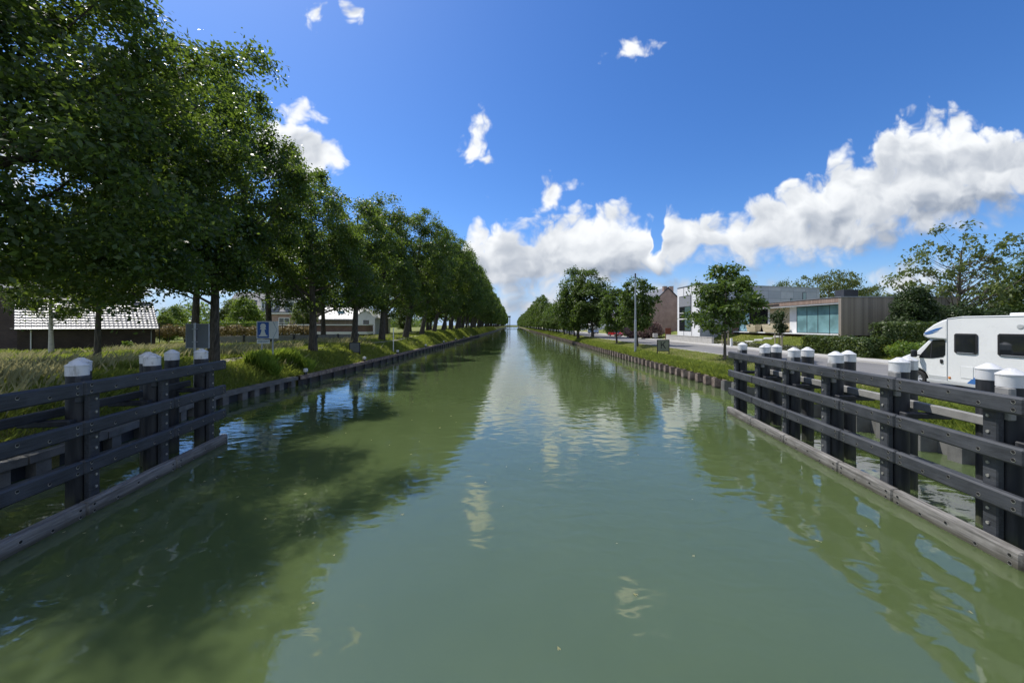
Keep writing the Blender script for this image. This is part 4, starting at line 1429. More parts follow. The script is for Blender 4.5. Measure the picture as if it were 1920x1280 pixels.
def car(name, label, cat, x, y, z, rz, paint, L=4.1, W=1.75, H=1.5, kind='hatch', group=None):
    o = thing(name, label, cat, (x, y, z), rz, group)
    h = L / 2
    wb = L * .30
    rw = .31
    belt = H * .60
    low = .22
    def arch(cx, n=9):
        return [(cx + (rw + .06) * math.cos(R(180 - 180 * i / (n - 1))), rw + (rw + .06) * math.sin(R(180 - 180 * i / (n - 1)))) for i in range(n)]
    # lower body outline seen from the side (x forward)
    under = [(-h + .08, low)] + [p for p in arch(-wb)] + [p for p in arch(wb)] + [(h - .08, low)]
    if kind == 'van':
        top = [(h, .45), (h - .02, .78), (h - .35, .98), (h - .62, belt), (-h + .03, belt), (-h, .5)]
    else:
        top = [(h, .42), (h - .03, .68), (h - .25, .80), (h * .48, belt), (-h * .80, belt + .03), (-h + .06, belt - .02), (-h, .48)]
    side = under + top
    mb = MB()
    n = len(side)
    for k, (yy, inset) in enumerate(((-W / 2 + .10, .05), (-W / 2, 0.0), (W / 2, 0.0), (W / 2 - .10, .05))): pass
    ys_ = [-W / 2 + .02, -W / 2, W / 2, W / 2 - .02]
    mb.prism(side, 'y', -W / 2, W / 2)
    body = mb.build('body', paint, o)
    bv = body.modifiers.new('soft edges', 'BEVEL'); bv.width = .05; bv.segments = 3; bv.limit_method = 'ANGLE'; bv.angle_limit = R(35)
    # cabin: dark glass house with painted roof and pillars
    if kind == 'van':
        gb = [(h - .62, belt), (-h + .04, belt)]; gt = [(h - 1.15, H - .06), (-h + .10, H - .06)]
    else:
        gb = [(h * .46, belt), (-h * .88, belt + .02)]; gt = [(h * .10, H - .06), (-h * .70, H - .08)]
    wi, wt_ = W / 2 - .06, W / 2 - .20
    v = []
    for (bx, bz), (tx, tz) in zip(gb, gt):
        v += [(bx, -wi, bz - .02), (bx, wi, bz - .02), (tx, wt_, tz), (tx, -wt_, tz)]
    MB().raw(v, [(0, 1, 2, 3), (5, 4, 7, 6), (1, 5, 6, 2), (4, 0, 3, 7), (3, 2, 6, 7), (0, 4, 5, 1)]).build('windows', M['glass_dark'], o)
    rt = MB()
    (fx, fz), (rx_, rz_) = gt
    rt.box(rx_ - .05, fx + .05, -wt_ - .02, wt_ + .02, min(fz, rz_) + .003, H, .025)
    roof = rt.build('roof', paint, o)
    pil = MB()
    for s in (-1, 1):
        for (bx, bz), (tx, tz) in zip(gb, gt):
            pil.tube([(bx, s * (wi + .004), bz), (tx, s * (wt_ + .006), tz)], .045, 6)
        mx, mt = (gb[0][0] + gb[1][0]) / 2 - .05, (gt[0][0] + gt[1][0]) / 2 - .05
        pil.tube([(mx, s * (wi + .004), belt), (mt, s * (wt_ + .006), H - .07)], .035, 6)
    pil.build('pillars', paint, o)
    for s in (-1, 1):
        for wx in (-wb, wb):
            wheel(o, wx, s * (W / 2 - .10), rw, rw, .2)
        MB().box(h - .16, h + .012, s * W * .30 - .17, s * W * .30 + .17, .60, .74, .02).build('headlight', M['lamp_clear'], o)
        MB().box(-h - .012, -h + .08, s * W * .37 - .11, s * W * .37 + .11, .62, .90, .02).build('tail_light', M['lamp_red'], o)
        MB().box(gb[0][0] - .42, gb[0][0] - .22, s * (W / 2 + .01), s * (W / 2 + .19), belt + .01, belt + .14, .03).build('mirror', M['dark_metal'], o)
    MB().box(h - .02, h + .015, -.26, .26, .40, .51).build('number_plate', M['sign_white'], o)
    MB().box(-h - .015, -h + .02, -.26, .26, .50, .61).build('number_plate', M['sign_white'], o)
    MB().box(h - .05, h + .012, -.5, .5, .24, .36, .01).build('grille', M['dark_metal'], o)
    return o


def motorhome():
    o = thing('motorhome', 'white motorhome with dark windows parked on the right beside the fence', 'motorhome', (18.1, 13.2, 1.604), R(90))
    W = 1.10
    # living box
    side = [(-3.0, .42), (-2.25, .42)] + [(-1.65 + .42 * math.cos(R(180 - 20 * i)), .36 + .42 * math.sin(R(180 - 20 * i))) for i in range(0, 10)] + [(-1.2, .42), (1.40, .42), (1.40, 2.86), (.9, 2.93), (-2.75, 2.93), (-2.93, 2.86), (-3.0, 2.7)]
    mb = MB().prism(side, 'y', -W, W)
    body = mb.build('body', M['van_white'], o)
    bv = body.modifiers.new('soft edges', 'BEVEL'); bv.width = .05; bv.segments = 3; bv.limit_method = 'ANGLE'; bv.angle_limit = R(50)
    # overcab
    oc = [(1.405, 2.02), (2.12, 2.06), (2.27, 2.14), (2.30, 2.22), (2.18, 2.40), (1.9, 2.63), (1.6, 2.79), (1.405, 2.855)]
    b2 = MB().prism(oc, 'y', -W + .03, W - .03).build('overcab', M['van_white'], o)
    bv = b2.modifiers.new('soft edges', 'BEVEL'); bv.width = .07; bv.segments = 4; bv.limit_method = 'ANGLE'; bv.angle_limit = R(50)
    mb = MB()
    for s in (-1, 1):
        yy = s * (W - .028)
        mb.prism([(2.22, 2.24), (1.72, 2.40), (1.56, 2.52), (1.80, 2.46), (2.20, 2.29)], 'y', yy, yy + s * .008)
        mb.prism([(2.24, 2.19), (1.95, 2.25), (1.70, 2.37), (2.10, 2.26)], 'y', yy, yy + s * .007)
    mb.build('blue_swoosh', M['blue_stripe'], b2)
    # cab
    CW = .98
    arch = [(2.6 + .43 * math.cos(R(180 - 18 * i)), .36 + .43 * math.sin(R(180 - 18 * i))) for i in range(11)]
    cab = [(1.405, .36)] + arch + [(3.45, .30), (3.56, .42), (3.58, .72), (3.45, .98), (3.10, 1.26), (2.74, 1.43), (2.62, 1.50), (2.10, 2.05), (1.405, 2.05)]
    c = MB().prism(cab, 'y', -CW, CW).build('cab', M['van_white'], o)
    bv = c.modifiers.new('soft edges', 'BEVEL'); bv.width = .06; bv.segments = 3; bv.limit_method = 'ANGLE'; bv.angle_limit = R(32)
    for s in (-1, 1):
        yy = s * (CW + .001)
        win = MB().prism([(2.50, 1.235), (2.46, 1.34), (1.97, 2.00), (1.60, 2.02), (1.545, 1.98), (1.55, 1.44), (1.62, 1.34), (2.0, 1.25)], 'y', yy, yy + s * .012).build('cab_window', M['glass_dark'], c)
        MB().prism([(2.07, 1.26), (2.03, 1.26), (1.99, 1.95), (2.03, 1.93)], 'y', yy + s * .012, yy + s * .018).build('window_bar', M['dark_metal'], win)
        d = MB()
        for p, q in (((1.50, .50), (1.50, 2.02)), ((1.50, .50), (2.10, .50)), ((2.10, .50), (2.30, .86)), ((2.30, .86), (2.58, 1.22))):
            d.tube([(p[0], yy, p[1]), (q[0], yy, q[1])], .008, 5)
        d.build('door_seam', M['van_grey'], c)
        MB().box(1.62, 1.72, yy, yy + s * .035, 1.08, 1.24, .015).build('door_handle', M['black'], c)
        mb = MB()
        mb.tube([(2.42, s * CW, 1.33), (2.52, s * (CW + .16), 1.37)], .03, 6)
        mb.box(2.44, 2.58, s * (CW + .10), s * (CW + .32), 1.26, 1.56, .04)
        mb.build('mirror', M['dark_metal'], c)
        MB().prism([(3.40, .70), (3.53, .68), (3.46, .90), (3.20, 1.08), (3.22, .98)], 'y', s * (CW - .02), s * (CW + .012)).build('headlight', M['lamp_clear'], c)
        MB().box(-2.98, 2.1, s * (W - .05), s * (W + .012), .30, .415, .01).build('skirt', M['van_grey'], o)
        MB().box(1.42, 2.12, s * (CW + .002), s * (CW + .02), .40, .58, .01).build('sill_trim', M['van_grey'], c)
        wheel(o, 2.6, s * (CW - .12), .345, .345, .22)
        wheel(o, -1.65, s * (W - .15), .345, .345, .22)
    # windscreen
    MB().prism([(2.655, 1.50), (2.64, 1.52), (2.13, 2.045), (2.145, 2.045)], 'y', -.86, .86).build('windscreen', M['glass_dark'], c)
    MB().box(3.50, 3.585, -.5, .5, .5, .66, .02).build('grille', M['dark_metal'], c)
    # side windows of the living box
    def side_window(x0, x1, z0, z1, s):
        yy = s * (W + .002)
        f = MB().prism([(x0 + .05, z0), (x1 - .05, z0), (x1, z0 + .05), (x1, z1 - .05), (x1 - .05, z1), (x0 + .05, z1), (x0, z1 - .05), (x0, z0 + .05)], 'y', yy, yy + s * .03).build('side_window', M['dark_metal'], o)
        MB().box(x0 + .06, x1 - .06, yy + s * .031, yy + s * .036, z0 + .06, z1 - .06).build('pane', M['glass_dark'], f)
        MB().box(x0 + .10, x1 - .10, yy + s * .032, yy + s * .045, z0 + .015, z0 + .035).build('latch', M['grey_metal'], f)
    for s in (1, -1):
        side_window(.42, 1.13, 1.53, 2.28, s)
        side_window(-1.05, -.15, 1.53, 2.30, s)
        side_window(-2.7, -1.8, 1.6, 2.3, s)
    mb = MB()
    yy = W + .002
    mb.prism([(-.05, .42), (.75, .42), (.55, .66), (.15, .83), (-.5, .92), (-1.3, .95), (-1.3, .88), (-.6, .85), (.0, .72)], 'y', yy, yy + .006)
    mb.build('blue_swoosh', M['blue_stripe'], body)
    MB().box(1.26, 1.34, W, W + .02, .52, .60, .008).build('marker_lamp', M['lamp_amber'], body)
    MB().box(.55, .95, W, W + .012, .6, 1.05, .01).build('hatch', M['van_white'], body)
    MB().lathe([(.09, 0), (.09, .012), (.06, .02)], 16).build('vent_cap', M['van_grey'], body, xf=Matrix.Translation((-.72, W, 2.55)) @ Matrix.Rotation(R(-90), 4, 'X'))
    MB().box(-.6, .1, -.4, .4, 2.932, 3.03, .03).build('roof_hatch', M['van_white'], o)
    MB().box(-2.2, -1.6, -.3, .3, 2.932, 3.01, .03).build('roof_hatch', M['van_white'], o)
    MB().tube([(1.38, W + .004, .45), (1.38, W + .004, 2.84), (.9, W + .004, 2.90), (-2.7, W + .004, 2.90)], .014, 6).build('edge_trim', M['van_grey'], o)
    MB().box(-3.02, 1.4, -W + .02, W - .02, .31, .43, 0).build('chassis', M['dark_metal'], o)
    return o


motorhome()
ZR = 1.604
car('car', 'small red car driving on the road behind the right bank trees', 'car', 24.0, 86.5, ZR, R(-76), M['car_red'], 3.9, 1.72, 1.5)
car('car', 'dark blue and silver car on the road between the large trunks', 'car', 24.6, 113, ZR, R(-80), M['car_blue'], 4.3, 1.8, 1.75, 'van')
car('car', 'pale car partly hidden behind the first low trees of the right row', 'car', 19.2, 124, ZR, R(-90), M['car_white'], 4.2, 1.75, 1.5)
car('car', 'silver car farther away behind the low trees of the right row', 'car', 20.2, 141, ZR, R(-90), M['car_silver'], 4.2, 1.75, 1.5)
car('car', 'white car in the tall grass between the left bank trunks', 'car', -31.5, 69, gz(-31.5, 69) + .1, R(0), M['car_white'], 4.3, 1.75, 1.5)

# ================================================================ buildings on the right
def window(parent, x0, x1, z0, z1, y, glass, nx=1, nz=1, fr=.07, frame=None, proud=.05, name='window', sill=False):
    """window in a wall lying in the local XZ plane at depth y and facing -y"""
    frame = frame or M['white_paint']
    mb = MB()
    mb.box(x0, x1, y - proud, y - .002, z1 - fr, z1); mb.box(x0, x1, y - proud, y - .002, z0, z0 + fr)
    mb.box(x0, x0 + fr, y - proud, y - .002, z0 + fr + .001, z1 - fr - .001); mb.box(x1 - fr, x1, y - proud, y - .002, z0 + fr + .001, z1 - fr - .001)
    for i in range(1, nx):
        c = x0 + (x1 - x0) * i / nx
        mb.box(c - fr * .4, c + fr * .4, y - proud + .006, y - .004, z0 + fr + .002, z1 - fr - .002)
    for i in range(1, nz):
        c = z0 + (z1 - z0) * i / nz
        mb.box(x0 + fr + .002, x1 - fr - .002, y - proud + .009, y - .004, c - fr * .35, c + fr * .35)
    f = mb.build(name, frame, parent)
    MB().box(x0 + fr * .5, x1 - fr * .5, y - proud * .55, y - .004, z0 + fr * .5, z1 - fr * .5).build('pane', glass, f)
    if sill:
        MB().box(x0 - .06, x1 + .06, y - .14, y - .003, z0 - .09, z0 - .003).build('sill', M['concrete'], f)
    return f


# low timber house: local x runs along the canal front towards the camera, local -y faces the canal
def timber_house():
    zb_ = 2.95
    L = 17.4
    o = thing('timber_house', 'low flat roofed house with teal glass front and weathered wood side wall', 'house', (31.7, 52.4, zb_), R(-90))
    D = 10.0
    T = 3.9
    S = .45
    # floor slab, roof slab, end walls, back
    MB().box(0, L, 0.02, D, -1.2, .28).build('plinth', M['brick_red'], o)
    MB().box(.262, L - .282, -.85, D, T - .50, T - .03).build('fascia', M['boards_red'], o)
    MB().box(-.09, L + .07, -.90, D + .04, T - .028, T + .05).build('roof_edge', M['zinc'], o)
    mb = MB().box(L - .28, L, -.85, D, .02, T - .03)
    mb.build('side_wall', M['boards'], o)
    MB().box(-.02, .26, -.85, D, .02, T - .03).build('side_wall', M['boards_red'], o)
    MB().box(.262, L - .282, -.80, .6, .285, .40).build('sill_slab', M['white_plaster'], o)
    MB().box(.262, L - .282, -.80, .6, T - .62, T - .503).build('soffit', M['white_plaster'], o)
    MB().box(5.2, 9.3, -.872, -.852, T - .40, T - .22).build('vent_slot', M['dark_metal'], o)
    g0, g1 = .41, T - .63
    # left glass box, dark entrance, stone wall, white pier, big window
    window(o, .9, 3.6, g0, g1, -.35, M['glass_blue'], 2, 1, .06, M['dark_metal'], .06)
    MB().box(.262, .899, -.33, .2, g0, g1).build('pier', M['boards_red'], o)
    MB().box(3.65, 3.75, -.72, .5, g0, g1).build('pier', M['dark_metal'], o)
    MB().box(3.76, 6.0, .45, .6, g0, g1).build('entrance_wall', M['glass_dark'], o)
    MB().box(6.01, 6.35, .1, .6, g0, g1).build('pier', M['white_plaster'], o)
    MB().box(6.36, 9.7, .12, .6, g0, g1).build('stone_wall', M['sandstone'], o)
    MB().box(9.71, 11.2, .05, .6, g0, g1).build('pier', M['white_plaster'], o)
    window(o, 11.22, 16.9, g0, g1, -.25, M['glass_teal'], 4, 1, .06, M['dark_metal'], .06)
    MB().box(16.91, L - .283, -.23, .2, g0, g1).build('pier', M['white_plaster'], o)
    MB().box(.262, L - .282, .62, .8, .285, T - .51).build('back_wall', M['boards'], o)
    # roof plant box and skylight
    b = MB().box(9.7, 10.9, 5.2, 6.8, T + .055, T + 1.3, .02).build('plant_box', M['mast_black'], o)
    MB().box(13.2, 14.2, 7.2, 8.6, T + .055, T + .28, .03).build('skylight', M['white_plaster'], o)
    return o


timber_house()


def planter(x, y, z, L1, label):
    o = thing('stone_planter', label, 'planter', (x, y, z), R(-90), 'pale stone planters before the timber house')
    t = .16
    v = [(-L1 / 2 + t, -.3, 0), (L1 / 2 - t, -.3, 0), (L1 / 2 - t, .3, 0), (-L1 / 2 + t, .3, 0), (-L1 / 2, -.42, .95), (L1 / 2, -.42, .95), (L1 / 2, .42, .95), (-L1 / 2, .42, .95)]
    MB().raw(v, [(0, 3, 2, 1), (0, 1, 5, 4), (1, 2, 6, 5), (2, 3, 7, 6), (3, 0, 4, 7), (4, 5, 6, 7)]).build('trough', M['sandstone'], o)
    MB().box(-L1 / 2 + .08, L1 / 2 - .08, -.34, .34, .951, .975).build('soil', M['soil'], o)


planter(31.0, 44.2, 3.36, 3.1, 'long pale stone trough in front of the stone wall of the timber house')
planter(31.0, 47.9, 3.36, 1.9, 'short pale stone trough beside the dark entrance of the timber house')
mb = MB()
st = thing('garden_steps', 'white stone slab steps climbing the lawn to the timber house', 'steps', (28.6, 44.0, 1.9))
for k in range(8):
    f = k / 7
    cx_, cy_ = 26.6 + f * 4.3, 48.5 - f * 5.5
    zt_ = gz(cx_, cy_) + .12
    MB().box(-.42, .42, -.5, .5, -.2, 0, .012).build('slab', M['stone_step'], st, xf=Matrix.Translation((cx_ - 28.6, cy_ - 44.0, zt_ - 1.9)) @ Matrix.Rotation(R(20), 4, 'Z'))

# zinc clad house: one bright gable to the canal, long side turned towards the bridge
def zinc_house():
    zb_ = 2.55
    o = thing('modern_house', 'two storey grey and white panel clad house with a tall window', 'house', (26.9, 53.5, zb_))
    H = 7.6
    e = Vector((22.9, 7.0, 0)).normalized()
    P0 = Vector((0, 0, 0)); P1 = e * 24.0; Q0 = Vector((0, 7.2, 0)); Q1 = P1 + Vector((-2.0, 9, 0))
    pts = [(P0.x, P0.y), (P1.x, P1.y), (Q1.x, Q1.y), (Q0.x, Q0.y)]
    ang = math.atan2(e.y, e.x)
    MB().prism([(p[0], p[1]) for p in pts], 'z', H - .12, H - .02).build('roof', M['zinc'], o)
    f1 = MB().box(0.12, 24, 0, .2, -1.2, H - .13).build('facade', M['panels'], o)
    f1.rotation_euler = (0, 0, ang)
    MB().box(-.03, 24.05, -.05, .22, H - .018, H + .07).build('coping', M['zinc'], f1)
    f2 = MB().box(0, 7.2, 0.0, .2, -1.2, H - .13).build('gable_wall', M['clad_white'], o)
    f2.rotation_euler = (0, 0, R(90)); f2.location = (.2, 0, 0)
    # in gable wall coordinates x runs away from the camera, and -y... the outer side is +y
    MB().box(-.03, 7.25, .16, .25, H - .018, H + .07).build('coping', M['zinc'], f2)
    def gbox(name, mat, x0, x1, z0, z1, y0=.2, y1=.24, par=f2):
        return MB().box(x0, x1, y0 + .002, y1, z0, z1).build(name, mat, par)
    w1 = gbox('tall_window', M['dark_metal'], 2.6, 6.5, .75, 6.2)
    gbox('pane', M['blind'], 2.7, 6.4, 4.55, 6.1, .24, .25, w1)
    gbox('pane', M['glass_dark'], 4.6, 6.4, 2.75, 4.45, .24, .25, w1)
    gbox('pane', M['glass_green'], 2.7, 4.5, 2.75, 4.45, .24, .25, w1)
    gbox('pane', M['glass_dark'], 4.6, 6.4, .85, 2.45, .24, .25, w1)
    gbox('pane', M['glass_green'], 2.7, 4.5, .85, 2.45, .24, .25, w1)
    gbox('crossbar', M['white_paint'], 2.6, 6.5, 2.52, 2.68, .24, .28, w1)
    gbox('crossbar', M['white_paint'], 4.65, 6.35, 3.5, 3.6, .25, .27, w1)
    # slots and windows on the long side
    def lbox(name, mat, x0, x1, z0, z1):
        w_ = MB().box(x0, x1, -.03, -.002, z0, z1).build(name, mat, f1)
        return w_
    for (x0, x1, z0, z1) in ((11.0, 11.6, 3.9, 6.2), (17.6, 18.0, 4.1, 5.9), (20.2, 21.0, 4.2, 6.9), (9.2, 9.6, 4.2, 6.2)):
        fr_ = lbox('slot_window', M['dark_metal'], x0, x1, z0, z1)
        MB().box(x0 + .08, x1 - .08, -.04, -.031, z0 + .08, z1 - .08).build('pane', M['glass_green'], fr_)
    b = MB().prism([(P1.x, P1.y), (Q1.x, Q1.y), (Q1.x - .3, Q1.y), (P1.x - .3, P1.y)], 'z', -1.2, H - .13).build('back_wall', M['panels'], o)
    MB().prism([(.21, 7.2), (Q1.x - .3, Q1.y), (Q1.x - .3, Q1.y - .2), (.21, 7.0)], 'z', -1.2, H - .13).build('back_wall', M['panels'], o)
    return o


zinc_house()
o = thing('garden_wall', 'long low grey concrete wall in front of the panel clad house', 'garden wall', (26.2, 55.0, 1.6))
MB().box(0, .3, -6, 8.5, 0, .95).build('wall', M['concrete'], o)
MB().box(-.04, .34, -6.04, 8.54, .951, 1.02, .01).build('coping', M['concrete'], o)


def brick_house():
    o = thing('brick_house', 'brown brick house with a steep grey roof behind the right bank', 'house', (27.9, 74.5, 1.9))
    ze, zr, hw = 6.45, 9.65, 3.25
    D = 12.0
    mb = MB().prism([(0, -.6), (2 * hw, -.6), (2 * hw, ze), (hw, zr), (0, ze)], 'y', 0, D)
    mb.build('wall', M['brick_brown'], o)
    t = .16
    for s in (0, 1):
        x_e, x_r = (-.22, hw) if s == 0 else (2 * hw + .22, hw)
        p = [(x_e, ze - .18), (x_r, zr + .04), (x_r, zr + .04 + t * 1.3), (x_e, ze - .18 + t * 1.3)]
        MB().prism(p, 'y', -.12, D + .12).build('roof', M['roof_slate'], o)
        MB().prism([(q[0], q[1] - .02) for q in p], 'y', -.16, -.121).build('barge_board', M['dark_metal'], o)
    MB().tube([(-.30, -.1, ze - .15), (-.30, D + .1, ze - .15)], .07, 8).build('gutter', M['zinc'], o)
    for cx in (hw - .5, hw + .75):
        c = MB().box(cx - .35, cx + .35, .05, .75, zr - .8, zr + .35).build('chimney', M['brick_brown'], o)
        MB().box(cx - .40, cx + .40, .0, .80, zr + .351, zr + .45).build('chimney_cap', M['concrete'], c)
    # front facing the canal: windows and door on the -x side
    fr_ = link(bpy.data.objects.new('front', None)); fr_.parent = o; fr_.rotation_euler = (0, 0, R(-90)); fr_.location = (0, D, 0)
    for (x0, x1, z0, z1) in ((1.2, 2.6, 1.0, 2.6), (8.4, 10.6, .9, 2.7), (1.2, 2.6, 4.0, 5.5), (8.6, 10.4, 4.0, 5.5), (5.0, 6.2, 4.0, 5.5)):
        window(fr_, x0, x1, z0, z1, 0, M['glass_dark'], 2, 1, .08, M['white_paint'], .05, sill=True)
    MB().box(5.0, 6.1, -.06, -.003, .05, 2.5).build('door', M['rust_red'], fr_)
    return o


brick_house()
# a second house farther along, glimpsed under the trees
o = thing('terraced_house', 'reddish brick house glimpsed between the trunks beyond the red car', 'house', (28.6, 96, 1.8))
MB().prism([(0, -.3), (8, -.3), (8, 5.6), (4, 9.0), (0, 5.6)], 'y', 0, 11).build('wall', M['brick_wall'], o)
for p in ([(-.3, 5.45), (4, 9.05), (4, 9.3), (-.3, 5.7)], [(8.3, 5.45), (4, 9.05), (4, 9.3), (8.3, 5.7)]):
    MB().prism(p, 'y', -.15, 11.15).build('roof', M['roof_slate'], o)
fr_ = link(bpy.data.objects.new('front', None)); fr_.parent = o; fr_.rotation_euler = (0, 0, R(-90)); fr_.location = (0, 11, 0)
for (x0, x1, z0, z1) in ((1, 2.8, 1, 2.6), (7.6, 9.8, 1, 2.6), (1, 2.6, 3.7, 5.2), (7.8, 9.6, 3.7, 5.2)):
    window(fr_, x0, x1, z0, z1, 0, M['glass_dark'], 2, 1, .08)
for i, (y0, wd, hh) in enumerate(((132, 9, 8.2), (156, 10, 8.8), (186, 9, 8.0))):
    o = thing('white_house', ('pale rendered house behind the low trees of the right row', 'pale house farther along behind the right row trees', 'last pale house seen between the right row trunks')[i], 'house', (29.0, y0, 1.8))
    MB().prism([(0, -.3), (wd, -.3), (wd, 5.2), (wd / 2, hh), (0, 5.2)], 'y', 0, 12).build('wall', M['white_plaster'], o)
    for p in ([(-.3, 5.05), (wd / 2, hh + .03), (wd / 2, hh + .3), (-.3, 5.3)], [(wd + .3, 5.05), (wd / 2, hh + .03), (wd / 2, hh + .3), (wd + .3, 5.3)]):
        MB().prism(p, 'y', -.15, 12.15).build('roof', M['roof_slate'], o)
    fr_ = link(bpy.data.objects.new('front', None)); fr_.parent = o; fr_.rotation_euler = (0, 0, R(-90)); fr_.location = (0, 12, 0)
    for (x0, x1) in ((1, 3), (5, 7), (8.6, 10.6)):
        window(fr_, x0, x1, 1, 2.6, 0, M['glass_dark'], 2, 1, .08, M['dark_metal'])

# red steel gate post, bin and boxes by the drive
o = thing('corten_post', 'rust red steel panel beside the drive of the panel clad house', 'garden panel', (27.4, 65.5, 1.7))
MB().box(-.5, .5, -.05, .05, 0, 2.0, .01).build('panel', M['rust_red'], o)
MB().box(-.6, .6, -.12, .12, -.1, .08, .01).build('base', M['concrete'], o)
o = thing('letter_box', 'small pale box standing in the paved drive by the brick house', 'letter box', (25.9, 67.5, 1.72))
MB().box(-.4, .4, -.25, .25, .3, 1.0, .03).build('box', M['concrete'], o)
MB().box(-.15, .15, -.12, .12, 0, .299).build('foot', M['grey_metal'], o)
o = thing('bollard', 'short white bollard on the lawn by the stone steps', 'bollard', (25.6, 43.6, 1.66))
MB().box(-.10, .10, -.10, .10, 0, 1.0, .015).build('post', M['white_plaster'], o)
MB().box(-.105, .105, -.105, .105, 1.001, 1.03, .01).build('top', M['concrete'], o)
o = thing('garden_edging', 'thin pale concrete edging line across the sloping lawn', 'edging', (27.6, 40.0, 0))
mb = MB()
eys = list(np.arange(33, 54, 1.0))
for a, b in zip(eys, eys[1:]):
    za, zb2 = gz(28.2, a), gz(28.2, b)
    mb.raw([(.5, a - 40, za - .1), (.75, a - 40, za - .1), (.75, a - 40, za + .14), (.5, a - 40, za + .14), (.5, b - 40, zb2 - .1), (.75, b - 40, zb2 - .1), (.75, b - 40, zb2 + .14), (.5, b - 40, zb2 + .14)],
           [(0, 4, 7, 3), (3, 7, 6, 2), (2, 6, 5, 1)] + ([(0, 3, 2, 1)] if a == 33 else []))
mb.build('edge', M['concrete'], o)

# planting on the right
shrub('hedge', 'clipped green hedge along the pavement in front of the timber house', 'hedge', 27.4, 31.2,
      [('box', 0, 0, .72, .75, 3.2, .75)], 7000, .17, M['leaf_hedge'], 41)
shrub('hedge', 'dark clipped hedge running back from the pavement towards the dark bush', 'hedge', 31.2, 28.6,
      [('box', 0, 0, .75, 3.1, .7, .8)], 6000, .17, M['leaf_hedge'], 42)
shrub('flower_border', 'bright green leafy border at the foot of the dark hedge by the pavement', 'plants', 29.5, 26.6,
      [('ell', -1.6, 0, .25, .9, .8, .55), ('ell', 0, .2, .25, 1.1, .9, .55), ('ell', 1.7, 0, .25, 1.1, .8, .6), ('ell', 3.4, .2, .3, 1.2, .9, .6), ('ell', 5.2, .1, .3, 1.2, .9, .6)], 6000, .17, M['leaf_bright'], 43)
for i, (yy, lab) in enumerate(((35.8, 'grey green low shrubs beside the pavement next to the clipped hedge'), (40.5, 'grey green low shrubs beside the pavement below the stone steps'),
                               (46.0, 'grey green low shrubs along the pavement behind the lone young tree'), (52.0, 'grey green low shrubs along the pavement before the panel clad house'),
                               (58.5, 'farthest grey green low shrubs along the pavement before the panel clad house'))):
    shrub('low_shrubs', lab, 'shrubs', 27.5, yy, [('ell', 0, q, .05, .6, .8, .42) for q in np.arange(-2.4, 2.6, .8)], 3600, .12, M['leaf_lavender'], 44 + i, 'low shrubs along the pavement')
shrub('bushy_yew', 'dense dark evergreen bush at the corner of the weathered wood wall', 'bush', 33.9, 31.6,
      [('ell', 0, 0, 1.6, 1.9, 1.8, 1.9), ('ell', .2, .1, 3.2, 1.7, 1.6, 1.6), ('ell', 1.4, .4, 2.1, 1.6, 1.6, 1.6), ('ell', .3, 0, 4.2, 1.1, 1.1, 1.0)], 24000, .2, M['leaf_dark'], 51).scale = (.84, .84, .86)
shrub('bushy_yew', 'wide dark bush behind the motorhome cab, below the sparse tree', 'bush', 39.5, 31.8,
      [('ell', 0, 0, 1.4, 2.6, 1.8, 1.8), ('ell', 2.6, .2, 1.6, 2.4, 1.8, 1.9), ('ell', -1.6, 0, 2.4, 1.5, 1.5, 1.3)], 20000, .2, M['leaf_dark'], 52).scale = (.9, .85, .78)
shrub('plum_bush', 'round plum coloured bush with pinkish blossom in front of the brick gable', 'bush', 26.6, 70.5,
      [('ell', 0, 0, 1.7, 1.9, 1.7, 1.6), ('ell', -1.5, .3, 1.3, 1.3, 1.3, 1.2)], 7000, .22, M['leaf_plum'], 53)
shrub('blossom_bush', 'pinkish flowering bush left of the plum bush behind the lamp post', 'bush', 26.0, 76.0,
      [('ell', 0, 0, 1.8, 1.7, 1.6, 1.7), ('ell', -1.8, .2, 1.3, 1.3, 1.3, 1.3)], 6000, .22, M['leaf_blossom'], 54)
shrub('box_hedge', 'low clipped green hedge along the pavement beside the red car', 'hedge', 25.9, 79.5, [('box', 0, 0, .5, .5, 5.5, .55)], 5000, .18, M['leaf_hedge'], 55)
shrub('box_bush', 'small dark clipped bush at the end of the low hedge by the drive', 'bush', 25.7, 72.0, [('ell', 0, 0, .5, .8, .9, .65)], 2200, .16, M['leaf_dark'], 56)
shrub('garden_bush', 'dark bush behind the red car in front of the reddish house', 'bush', 26.8, 93.0, [('ell', 0, 0, 1.5, 2.0, 1.8, 1.7), ('ell', -1.5, 2, 1.2, 1.4, 1.6, 1.4)], 5000, .26, M['leaf_dark'], 57)
